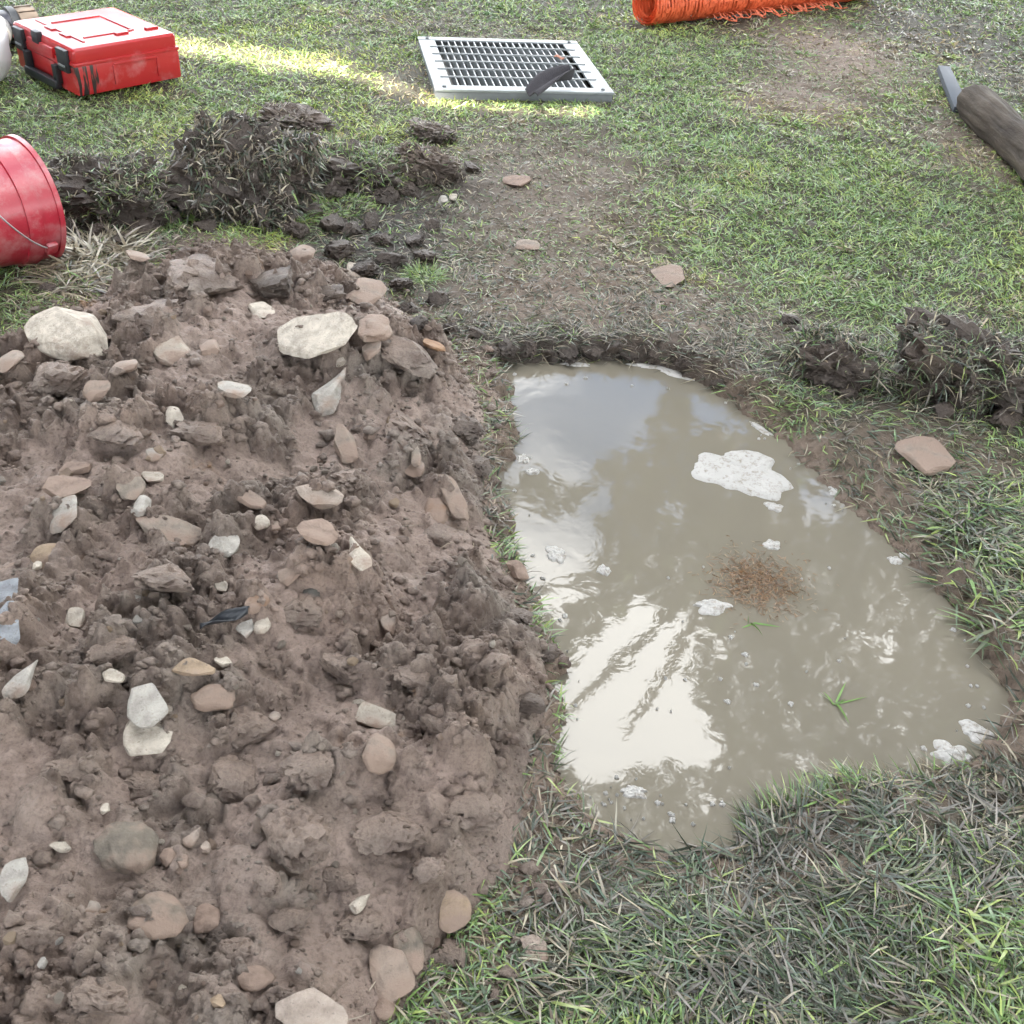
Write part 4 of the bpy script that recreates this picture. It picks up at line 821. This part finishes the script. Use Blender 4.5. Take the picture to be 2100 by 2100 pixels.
# ------------------------------------------------------------------ red tool case
def red_plastic(name, c, mudc=.0, streak=False):
    m, n, b = mat(name)
    col = mixc(n, ramp(n, noise(n, 9, 5, .65), [(.52, (0, 0, 0)), (.78, (1, 1, 1))]), c, tuple(min(1, x * .75 + .16) for x in c))
    if mudc: col = mixc(n, ramp(n, noise(n, 13, 6, .7), [(.50, (0, 0, 0)), (.72, (mudc,) * 3)]), col, (.50, .36, .34))
    if streak:
        t = N(n, 'ShaderNodeTexCoord'); mp_ = N(n, 'ShaderNodeMapping'); mp_.inputs['Scale'].default_value = (1, 62, 7); mp_.inputs['Rotation'].default_value = (.22, 0, 0)
        n.links.new(t.outputs['Object'], mp_.inputs['Vector']); o = N(n, 'ShaderNodeTexNoise'); o.inputs['Scale'].default_value = 1.0; o.inputs['Detail'].default_value = 3
        n.links.new(mp_.outputs[0], o.inputs['Vector']); sx = N(n, 'ShaderNodeSeparateXYZ'); n.links.new(t.outputs['Object'], sx.inputs[0])
        # spilled black streaks only near the front corner of the side
        w = N(n, 'ShaderNodeMapRange'); w.inputs['From Min'].default_value = -.20; w.inputs['From Max'].default_value = .02; w.inputs['To Min'].default_value = .14; w.inputs['To Max'].default_value = -.25
        n.links.new(sx.outputs['Y'], w.inputs['Value']); ad = N(n, 'ShaderNodeMath', operation='ADD'); n.links.new(o.outputs['Fac'], ad.inputs[0]); n.links.new(w.outputs[0], ad.inputs[1])
        xm = N(n, 'ShaderNodeMath', operation='GREATER_THAN'); n.links.new(sx.outputs['X'], xm.inputs[0]); xm.inputs[1].default_value = .2
        mu = N(n, 'ShaderNodeMath', operation='MULTIPLY'); n.links.new(xm.outputs[0], mu.inputs[1]); n.links.new(ad.outputs[0], mu.inputs[0])
        col = mixc(n, ramp(n, mu.outputs[0], [(.60, (0, 0, 0)), (.66, (1, 1, 1))]), col, (.03, .022, .022))
    n.links.new(col, b.inputs['Base Color']); b.inputs['Roughness'].default_value = .34; b.inputs['Specular IOR Level'].default_value = .6; b.inputs['Coat Weight'].default_value = .35; b.inputs['Coat Roughness'].default_value = .22
    bump(n, b, noise(n, 120, 3), .15, .002); return m
RED = red_plastic('red_case_plastic', (.46, .020, .024)); REDS = red_plastic('red_case_stained', (.46, .020, .024), 0, True)
BLK = plain('black_plastic', (.022, .025, .03), .45, .5)
f0, fl, fr = at(165, 206), at(39, 140), at(382, 176)
e1 = (f0 - fl); A1 = math.atan2(e1.y, e1.x); e2 = fr - f0
TL = e1.length * .98; TD = abs((-math.sin(A1)) * e2.x + math.cos(A1) * e2.y); TH = .185
TD = max(TD, .40) * 1.06
ctr = f0 + Vector((-math.cos(A1), -math.sin(A1), 0)) * TL / 2 + Vector((-math.sin(A1), math.cos(A1), 0)) * TD / 2
bx = empty('tool_case', (ctr.x, ctr.y, .012), A1); tag(bx, 'red plastic tool case with black latches standing on the lawn', 'tool case')
box_obj('body', (0, 0, TH * .33), (TL, TD, TH * .66), REDS, bx, .012)
box_obj('lid', (0, 0, TH * .82), (TL * .992, TD * .992, TH * .36), RED, bx, .022, seg=3)
box_obj('lid_rim', (0, 0, TH * .66), (TL * 1.008, TD * 1.008, .014), RED, bx, .004)
zt_ = TH
for c, s in [((0, TD * .22, zt_), (TL * .52, .012, .010)), ((TL * .26, -.01, zt_), (.012, TD * .46, .010)), ((-TL * .26, -.01, zt_), (.012, TD * .46, .010)),
             ((-TL * .02, -TD * .31, zt_), (TL * .78, .011, .010))]:
    box_obj('lid_rib', c, s, RED, bx, .003)
for k in (-.12, .12): box_obj('lid_lug', (TL * k, -TD * .34, zt_ + .001), (TL * .13, .022, .012), RED, bx, .003)
for k in (-.18, .12): box_obj('lid_lug', (TL * .30 + .02 * k, TD * (.2 - k), zt_ + .001), (.024, TD * .12, .016), RED, bx, .004)
for k in (-1, 1):
    o = box_obj('latch', (TL * .355 * k, -TD / 2 - .006, TH * .70), (TL * .15, .020, TH * .48), BLK, bx, .005)
    box_obj('latch_lip', (0 + TL * .355 * k, -TD / 2 - .0175, TH * .60), (TL * .10, .006, .008), GALV, o, .001)
box_obj('lock_clip', (-TL * .05, -TD / 2 - .002, TH * .93), (TL * .10, .026, TH * .26), BLK, bx, .004)
h = box_obj('handle', (0, -TD / 2 - .022, TH * .12), (TL * .52, .030, .034), BLK, bx, .008)
for k in (-1, 1): box_obj('handle_arm', (TL * .235 * k, -TD / 2 - .014, TH * .34), (.034, .026, TH * .40), BLK, h, .006)
box_obj('front_panel', (0, -TD / 2 - .004, TH * .74), (TL * .40, .014, TH * .22), RED, bx, .004)
box_obj('front_recess', (0, -TD / 2 - .002, TH * .40), (TL * .36, .008, TH * .30), RED, bx, .003)
for c, s in [((TL / 2 + .001, .03, TH * .56), (.008, TD * .42, .010)), ((TL / 2 + .001, .03 - TD * .21, TH * .34), (.008, .010, TH * .42)), ((TL / 2 + .001, .03 + TD * .21, TH * .34), (.008, .010, TH * .42))]:
    box_obj('side_rib', c, s, REDS, bx, .003)
for k in (-.16, .16): box_obj('hinge', (TL * k * 2, TD / 2 + .006, TH * .74), (TL * .14, .016, .04), RED, bx, .004)

# ------------------------------------------------------------------ red bucket on its side
BUCK = red_plastic('red_bucket_plastic', (.40, .016, .036), .45); WIRE = plain('galvanised_wire', (.45, .45, .46), .4, .5, .7)
mc = at(64, 408, .17); axd = Vector((.62, .78, -.03)).normalized(); BH, RM, RB = .37, .178, .145
bk = empty('bucket', (mc - axd * BH)); bk.rotation_mode = 'QUATERNION'; bk.rotation_quaternion = axd.to_track_quat('Z', 'Y')
tag(bk, 'dirty red plastic bucket lying on its side at the left edge', 'bucket')
rr = lambda z: RB + (RM - RB) * z / BH
bm = bmesh.new()
add_lathe(bm, [(.004, .006), (RB - .012, .006), (RB - .004, 0), (RB, .004), (rr(.1), .1), (rr(.2), .2), (rr(.27), .27), (rr(BH), BH), (rr(BH) - .004, BH), (rr(.2) - .004, .2), (RB - .004, .012), (.004, .012)], 72)
link('shell', bm_mesh(bm, 'shell', sharp=40), BUCK, bk)
for z0, z1, d in ((BH - .105, BH - .060, .007), (BH - .014, BH + .002, .006)):
    bm = bmesh.new(); add_lathe_ring = [(rr(z0) - .001, z0), (rr(z0) + d, z0 + .001), (rr(z1) + d, z1 - .001), (rr(z1) - .001, z1)]
    rings = [[bm.verts.new((r * math.cos(2 * math.pi * k / 72), r * math.sin(2 * math.pi * k / 72), z)) for k in range(72)] for r, z in add_lathe_ring]
    for q in range(4):
        for k in range(72): bm.faces.new((rings[q][k], rings[q][(k + 1) % 72], rings[(q + 1) % 4][(k + 1) % 72], rings[(q + 1) % 4][k]))
    link('rim_band', bm_mesh(bm, 'rim_band', sharp=40), BUCK, bk)
qi = bk.rotation_quaternion.inverted()
tocam = qi @ (Rv * .75 + Dv * .85 - Fv * .15); ph = math.atan2(tocam.y, tocam.x)
ear = lambda s: Vector(((rr(BH - .05) + .012) * math.cos(ph + s), (rr(BH - .05) + .012) * math.sin(ph + s), BH - .045))
pts = []
for k in range(33):
    u = k / 32 * math.pi; a = ph - u
    rad = RM + .012 + .004 * math.sin(u); pts.append(Vector((rad * math.cos(a), rad * math.sin(a), BH - .045 - .19 * math.sin(u) ** .8)))
bm = bmesh.new(); add_tube(bm, pts, .0026, 6); link('handle', bm_mesh(bm, 'handle', smooth=True), WIRE, bk)
for s in (0, -math.pi):
    bm = bmesh.new(); add_box(bm, (0, 0, 0), (.016, .034, .034), .005); o = link('handle_ear', bm_mesh(bm, 'handle_ear', sharp=30), BUCK, bk); o.location = ear(s); o.rotation_euler = (0, 0, ph + s)

# ------------------------------------------------------------------ orange barrier mesh roll
ORG = plain('orange_barrier_mesh', (.85, .150, .055), .45, .4, var=.25, scale=14)
r0, r1 = at(1318, 54), at(1690, 9); RR = .105
axr = (r1 - r0).normalized(); LEN = 1.9
ml = empty('barrier_mesh_roll', r0 + Vector((0, 0, RR + .006)), math.atan2(axr.y, axr.x)); tag(ml, 'roll of orange plastic barrier mesh lying at the top edge', 'mesh roll')
for li, (rad, ph0) in enumerate([(RR, 0), (RR * .90, .6), (RR * .78, 1.5), (RR * .62, 2.2)]):
    bm = bmesh.new(); sp_ = .021; nr_ = int(LEN / sp_); na = 30
    ring = []
    for i in range(nr_):
        x0 = i * sp_ + .004 * math.sin(i * 1.3 + li) + li * .004
        rk = rad * (1 + .02 * math.sin(i * .9 + li * 2))
        pts = [Vector((x0 + .0035 * math.sin(a * 3 + i), rk * math.cos(a) * (1 + .03 * math.sin(2 * a + ph0)), rk * math.sin(a) * .97)) for a in [2 * math.pi * k / na + ph0 for k in range(na)]]
        vs_ = []
        for k, p in enumerate(pts):
            n_ = Vector((0, p.y, p.z)).normalized()
            vs_.append([bm.verts.new(p + Vector((dx, 0, 0)) + n_ * dn) for dx, dn in ((-.0062, -.001), (0, .0028), (.0062, -.001))])
        for k in range(na):
            A, B = vs_[k], vs_[(k + 1) % na]
            for q in range(2): bm.faces.new((A[q], A[q + 1], B[q + 1], B[q]))
        ring.append(vs_)
    for i in range(nr_ - 1):                 # webs that join the strands
        for k in range(i % 2, na, 2):
            A, B = ring[i][k], ring[i + 1][k]; A2, B2 = ring[i][(k + 1) % na], ring[i + 1][(k + 1) % na]
            bm.faces.new((A[1], B[1], B[1].co.x and B2[1], A2[1])) if random.random() < .55 else None
    link('mesh_layer', bm_mesh(bm, 'mesh_layer', smooth=True), ORG, ml)
bm = bmesh.new(); prev = None
for i in range(46):                          # loose torn edge lying on the grass
    u = i / 45; x0 = .42 + u * 1.0; y0 = -RR - .045 + .02 * math.sin(i * .8) + .06 * u * 0; zz = -RR + .03 + .012 * math.sin(i * 1.1)
    a, b_ = Vector((x0, y0 - .03 * (i % 2), zz)), Vector((x0 + .01, -RR * .72, -RR * .62))
    if prev: add_tube(bm, [prev, a], .0032, 5)
    add_tube(bm, [a, (a + b_) / 2 + Vector((random.uniform(-.02, .02), 0, .012)), b_], .0028, 5); prev = a
    if i % 3 == 0: add_tube(bm, [a, a + Vector((random.uniform(-.02, .02), -.03, .012))], .0025, 5)
link('torn_edge', bm_mesh(bm, 'torn_edge', smooth=True), plain('faded_orange_mesh', (.78, .20, .10), .5, .4), ml)

# ------------------------------------------------------------------ log, stake, fittings, sack
LOGM, n_, b_ = mat('weathered_log'); 
t_ = N(n_, 'ShaderNodeTexCoord'); m_ = N(n_, 'ShaderNodeMapping'); m_.inputs['Scale'].default_value = (14, 14, 3); n_.links.new(t_.outputs['Object'], m_.inputs['Vector'])
q_ = N(n_, 'ShaderNodeTexNoise'); q_.inputs['Detail'].default_value = 6; q_.inputs['Scale'].default_value = 1.4; n_.links.new(m_.outputs[0], q_.inputs['Vector'])
n_.links.new(ramp(n_, q_.outputs['Fac'], [(.3, (.022, .015, .011)), (.52, (.055, .042, .032)), (.72, (.105, .085, .066))]), b_.inputs['Base Color']); b_.inputs['Roughness'].default_value = .85
bump(n_, b_, q_.outputs['Fac'], 1.0, .03)
l0, l1 = at(1992, 204, .08), at(2260, 448, .08); ld = (l1 - l0); LR = .082
lg = empty('log', l0); lg.rotation_mode = 'QUATERNION'; lg.rotation_quaternion = ld.to_track_quat('Z', 'Y'); tag(lg, 'thick dark brown log lying at the right edge', 'log')
bm = bmesh.new(); NS, NA = 60, 40; rings = []
for i in range(NS + 1):
    z = ld.length * i / NS
    rad = LR * (1 + .04 * math.sin(z * 9) + .03 * math.sin(z * 23 + 1)) * (1 - .22 * math.exp(-z / .025))
    rings.append([bm.verts.new((rad * (1 + .05 * math.sin(3 * a + z * 2) + .03 * math.sin(11 * a + z * 5)) * math.cos(a), rad * (1 + .05 * math.sin(3 * a + z * 2) + .03 * math.sin(11 * a + z * 5)) * math.sin(a), z)) for a in [2 * math.pi * k / NA for k in range(NA)]])
for A, B in zip(rings, rings[1:]):
    for k in range(NA): bm.faces.new((A[k], A[(k + 1) % NA], B[(k + 1) % NA], B[k]))
bm.faces.new(rings[-1]); link('bark', bm_mesh(bm, 'bark', smooth=True), LOGM, lg)
bm = bmesh.new(); c_ = bm.verts.new((0, 0, -.012)); rg = [bm.verts.new((v_[0] * .80, v_[1] * .80, .0)) for v_ in [(LR * math.cos(2 * math.pi * k / 32), LR * math.sin(2 * math.pi * k / 32)) for k in range(32)]]
for k in range(32): bm.faces.new((c_, rg[(k + 1) % 32], rg[k]))
link('cut_end', bm_mesh(bm, 'cut_end', smooth=True), plain('log_end', (.10, .075, .05), .9, .2, var=.5, scale=30), lg)
bm = bmesh.new(); add_tube(bm, [(LR * .9, 0, .45), (LR * 1.3, .01, .44)], [.018, .012], 8); link('knot', bm_mesh(bm, 'knot', smooth=True), LOGM, lg)
s0, s1 = at(1972, 226, .02), at(1933, 145, .05)
dd_ = s1 - s0; bm = bmesh.new(); add_box(bm, (0, 0, 0), (.075, dd_.length, .03), .004)
for v in bm.verts:
    if v.co.y > 0: v.co.x *= .8
    v.co.z += .010 * math.sin(v.co.y * 9)
st = link('stake', bm_mesh(bm, 'stake', sharp=35), plain('blue_grey_paint', (.085, .10, .125), .6, .4, var=.35, scale=14)); st.location = s0.lerp(s1, .5) + Vector((0, 0, .004))
st.rotation_euler = dd_.to_track_quat('Y', 'Z').to_euler(); tag(st, 'flat blue-grey stake lying against the end of the log', 'stake')
# white sack
SACKM = plain('white_plastic_sack', (.78, .79, .80), .42, .5, var=.12, scale=6)
V, T = ICO[4]; V = V.copy()
wr = fbm3(V * 2.2 + 5, 3, 77); wr2 = np.abs(fbm3(V * np.array([3, 3, 7]) + 9, 3, 78))
V = V * (1 + .10 * wr - .10 * wr2)[:, None]; V[:, 2] = np.maximum(V[:, 2], -.8); V = V * np.array([.19, .19, .165])
sp0 = at(-62, 165, 0)
sk = empty('sack', (sp0.x, sp0.y, .0)); tag(sk, 'bulging white plastic sack at the left edge beside the tool case', 'sack')
o = link('bag', tri_mesh('bag', V, T, smooth=True), SACKM, sk); o.location = (0, 0, .125)
bm = bmesh.new(); add_tube(bm, [(0, 0, .26), (.01, 0, .30), (.03, .01, .33)], [.05, .018, .05], 12); link('neck', bm_mesh(bm, 'neck', smooth=True), SACKM, sk)
# black pipe tee
PIPE = plain('black_pipe', (.03, .032, .045), .35, .5, var=.3); NUT = plain('dusty_brown_nut', (.13, .105, .085), .6, .4); GREYC = plain('grey_collar', (.36, .36, .35), .5, .4); COP = plain('copper_pipe', (.50, .26, .17), .45, .5, .2)
p0, p1 = at(-60, 62, .075), at(72, 46, .075)
pd_ = p1 - p0; tee = empty('pipe_tee', p0); tee.rotation_mode = 'QUATERNION'; tee.rotation_quaternion = pd_.to_track_quat('Z', 'Y'); tag(tee, 'black plastic pipe tee fitting behind the tool case', 'pipe fitting')
Lp = pd_.length
def lathe_part(nm, prof, m, parent, loc=(0, 0, 0), rot=None, n=36):
    bm = bmesh.new(); add_lathe(bm, prof, n); o = link(nm, bm_mesh(bm, nm, sharp=35), m, parent); o.location = loc
    if rot: o.rotation_euler = rot
    return o
lathe_part('pipe', [(.02, -.3), (.066, -.3), (.066, Lp - .10), (.02, Lp - .10)], PIPE, tee)
lathe_part('collar', [(.05, Lp - .125), (.078, Lp - .122), (.080, Lp - .105), (.078, Lp - .090), (.05, Lp - .088)], BLK, tee)
nut = lathe_part('nut', [(.04, Lp - .088), (.071, Lp - .086), (.074, Lp - .05), (.071, Lp), (.05, Lp + .002), (.045, Lp - .02), (.004, Lp - .02)], NUT, tee)
for k in range(12):
    a = k * math.pi / 6; bm = bmesh.new(); add_box(bm, (0, 0, 0), (.008, .014, .075), .002); o = link('nut_rib', bm_mesh(bm, 'nut_rib', sharp=30), NUT, nut); o.location = (.074 * math.cos(a), .074 * math.sin(a), Lp - .045); o.rotation_euler = (0, 0, a)
br = empty('outlet', (0, 0, 0)); bpos = at(10, 60, .07); bdir = Vector((.35, -.9, -.12)).normalized()
tee_in = tee.rotation_quaternion.inverted(); br.parent = tee; br.rotation_mode = 'QUATERNION'; br.location = tee_in @ (at(-8, 58, .08) - p0); br.rotation_quaternion = (tee_in @ bdir).to_track_quat('Z', 'Y')
lathe_part('outlet_collar', [(.03, 0), (.062, .0), (.066, .03), (.062, .075), (.042, .08), (.04, .06), (.004, .06)], GREYC, br)
lathe_part('outlet_pipe', [(.004, .05), (.028, .05), (.028, .16), (.024, .16), (.022, .10), (.004, .10)], COP, br, n=24)

# ------------------------------------------------------------------ on the water
def foam_material():
    m, n, b = mat('white_foam')
    c = mixc(n, ramp(n, noise(n, 70, 5, .7), [(.50, (0, 0, 0)), (.70, (1, 1, 1))]), (.42, .405, .38), (.22, .19, .15)); n.links.new(c, b.inputs['Base Color'])
    b.inputs['Roughness'].default_value = .7; bump(n, b, noise(n, 260, 3, .6), .6, .003); return m
FOAM = foam_material()
def foam(px, py, w, h, seed, label, group, nm='foam_patch', th=.006, ang=0):
    p = at(px, py, ZW); s = px_size(p); dep = CAM_H / (p - CAM).length; r_ = np.random.default_rng(seed)
    NR, NA = 12, 72; a = np.linspace(0, 2 * np.pi, NA, endpoint=False); ca, sa = np.cos(a), np.sin(a)
    lob = 1 + sum(r_.uniform(.02, .42 / k + .03) * np.sin(k * a + r_.uniform(0, 6)) for k in (2, 3, 4, 5, 7, 11)) + .05 * fbm(ca * 9 + seed, sa * 9, 3, seed)
    Vl, Tl = [[0, 0, .8]], []
    for q in range(1, NR + 1):
        rq = q / NR; zq = (1 - rq ** 5) * .9 + .1 - (.5 if q == NR else 0)
        Vl += [[rq * lob[k] * ca[k], rq * lob[k] * sa[k], zq * (1 + .45 * float(vnoise(np.array([rq * ca[k] * 5 + seed]), np.array([rq * sa[k] * 5]), seed)[0]))] for k in range(NA)]
    for k in range(NA):
        Tl.append([0, 1 + k, 1 + (k + 1) % NA])
        for q in range(NR - 1):
            i_, j_ = 1 + q * NA + k, 1 + q * NA + (k + 1) % NA; Tl += [[i_, i_ + NA, j_ + NA], [i_, j_ + NA, j_]]
    V = np.array(Vl) * np.array([w * s / 2, h * s / 2 / dep, th]); T = np.array(Tl)
    o = link(nm, tri_mesh(nm, V, T, smooth=True), FOAM); o.location = (p.x, p.y, ZW + .001); o.rotation_euler = (0, 0, ang); tag(o, label, 'foam', group); return o
o = foam(1522, 970, 192, 88, 3, 'big white foam patch floating on the muddy water', None, th=.008)
o.rotation_euler = (0, 0, -.28)
FO = [(1238, 1170, 28, 20, 'round white foam fleck left of the brown debris'), (1587, 1040, 40, 14, 'oblong foam fleck below the big foam patch'), (1583, 1118, 34, 20, 'round foam fleck above the brown debris'),
      (1140, 1137, 46, 30, 'ring-shaped foam fleck in the left sky reflection'), (1072, 942, 26, 18, 'foam fleck by the notch in the left edge'), (1092, 968, 30, 12, 'thin foam fleck just below the notch'),
      (1836, 1150, 26, 16, 'white fleck near the right water edge'), (1855, 1140, 22, 10, 'thin fleck beside the right water edge'), (1460, 1245, 80, 26, 'long cream scum streak below the brown debris'),
      (1728, 1008, 62, 24, 'foam tongue caught at the right bank'), (1707, 1598, 34, 16, 'fleck at the lower pond edge, left'), (1842, 1602, 34, 18, 'fleck at the lower pond edge, right'),
      (1950, 1545, 80, 40, 'scum patch in the lower right pond corner'), (2000, 1500, 60, 36, 'thin scum in the right pond corner'), (1300, 1625, 54, 24, 'leaf-shaped scum fleck near the lower left edge')]
for i, (px, py, w, h, lab) in enumerate(FO): foam(px, py, w, h, 20 + i, lab, 'foam flecks on the water', th=.004)
for i, (px, py, w, h, an, lab) in enumerate([(1395, 768, 110, 12, -.35, 'thin white scum line along the back right water edge'), (1330, 752, 70, 8, -.05, 'short scum line at the back water edge'), (1560, 880, 60, 8, -.8, 'short scum line at the right water edge'),
    (1180, 748, 60, 7, .05, 'faint scum line at the back left water edge')]): foam(px, py, w, h, 50 + i, lab, 'scum lines', th=.003, ang=an)
fm = [foam(1200 + 10 * k, 1700, 8 + 3 * (k % 3), 6 + 2 * (k % 3), 60 + k, 'tiny white bubble fleck on the water', 'tiny bubble flecks', 'foam_fleck', .003) for k in range(6)]
for i in range(90):
    o = fm[i] if i < 6 else fm[i % 6].copy()
    if i >= 6: COL.objects.link(o)
    if random.random() < .55:
        k = random.randrange(len(POND_PX)); a, b_ = POND_PX[k], POND_PX[(k + 1) % len(POND_PX)]; u = random.random(); q = (a[0] + (b_[0] - a[0]) * u, a[1] + (b_[1] - a[1]) * u)
        q = (q[0] + (1500 - q[0]) * random.uniform(.02, .12), q[1] + (1180 - q[1]) * random.uniform(.02, .12))
    elif random.random() < .6: q = (random.gauss(1320, 110), random.gauss(1650, 35))
    else: q = (random.gauss(1420, 190), random.gauss(1420, 190))
    p = at(q[0], q[1], ZW)
    if float(seg_sd(np.array([p.x]), np.array([p.y]), POND)[0]) < .01: p = at(1500 + random.uniform(-150, 250), 1300 + random.uniform(-150, 200), ZW)
    o.location = (p.x, p.y, ZW + .0008); s = random.uniform(.35, 1.2); o.scale = (s, s, 1); o.rotation_euler = (0, 0, random.uniform(0, 6))
# brown floating debris
n = 1500; c = at(1555, 1195, ZW); s = px_size(c); b = Bunch()
x = c.x + rng.normal(0, 46, n) * s; y = c.y + rng.normal(0, 30, n) * s * 1.5; az = rng.uniform(0, 6.28, n)
h = np.stack([np.cos(az), np.sin(az), np.zeros(n)], 1); bd = np.stack([rng.normal(0, .2, n), rng.normal(0, .2, n), np.zeros(n)], 1)
cc = np.array([[.20, .105, .05], [.26, .15, .075], [.14, .08, .04], [.30, .20, .11]])[rng.integers(0, 4, n)]
b.add(*blades(np.stack([x, y, np.full(n, ZW + .0015)], 1) + np.stack([0 * x, 0 * x, rng.uniform(0, .003, n)], 1), h, bd, rng.uniform(.006, .02, n), rng.uniform(.0012, .0024, n), cc, 2))
tag(b.obj('floating_litter'), 'raft of fine brown plant litter floating on the water', 'litter', kind='stuff')
for px, py, nb, lab in [(1715, 1445, 6, 'small green grass sprig floating in the lower right of the pond'), (1540, 1280, 4, 'green grass blade floating below the brown litter')]:
    b = Bunch(); p = at(px, py, ZW); frond(b, (p.x, p.y, ZW + .002), nb, .008, .038, .005, 1, 0, 78, 3, up=1, colr=(.14, .26, .06)); tag(b.obj('grass_sprig'), lab, 'grass sprig', 'floating sprigs')
# black plastic strip in the heap hollow
pc = hit(465, 1285)
tag(sheet('plastic_strip', pc, 14, 6, lambda u, v: ((u - .5) * .075, (v - .5) * .02 + .035 * (u - .5), .012 + .016 * u + .008 * math.sin(v * 5 + u * 6)), BLK, .0015), 'torn black plastic strip sticking out of the clay', 'plastic scrap')
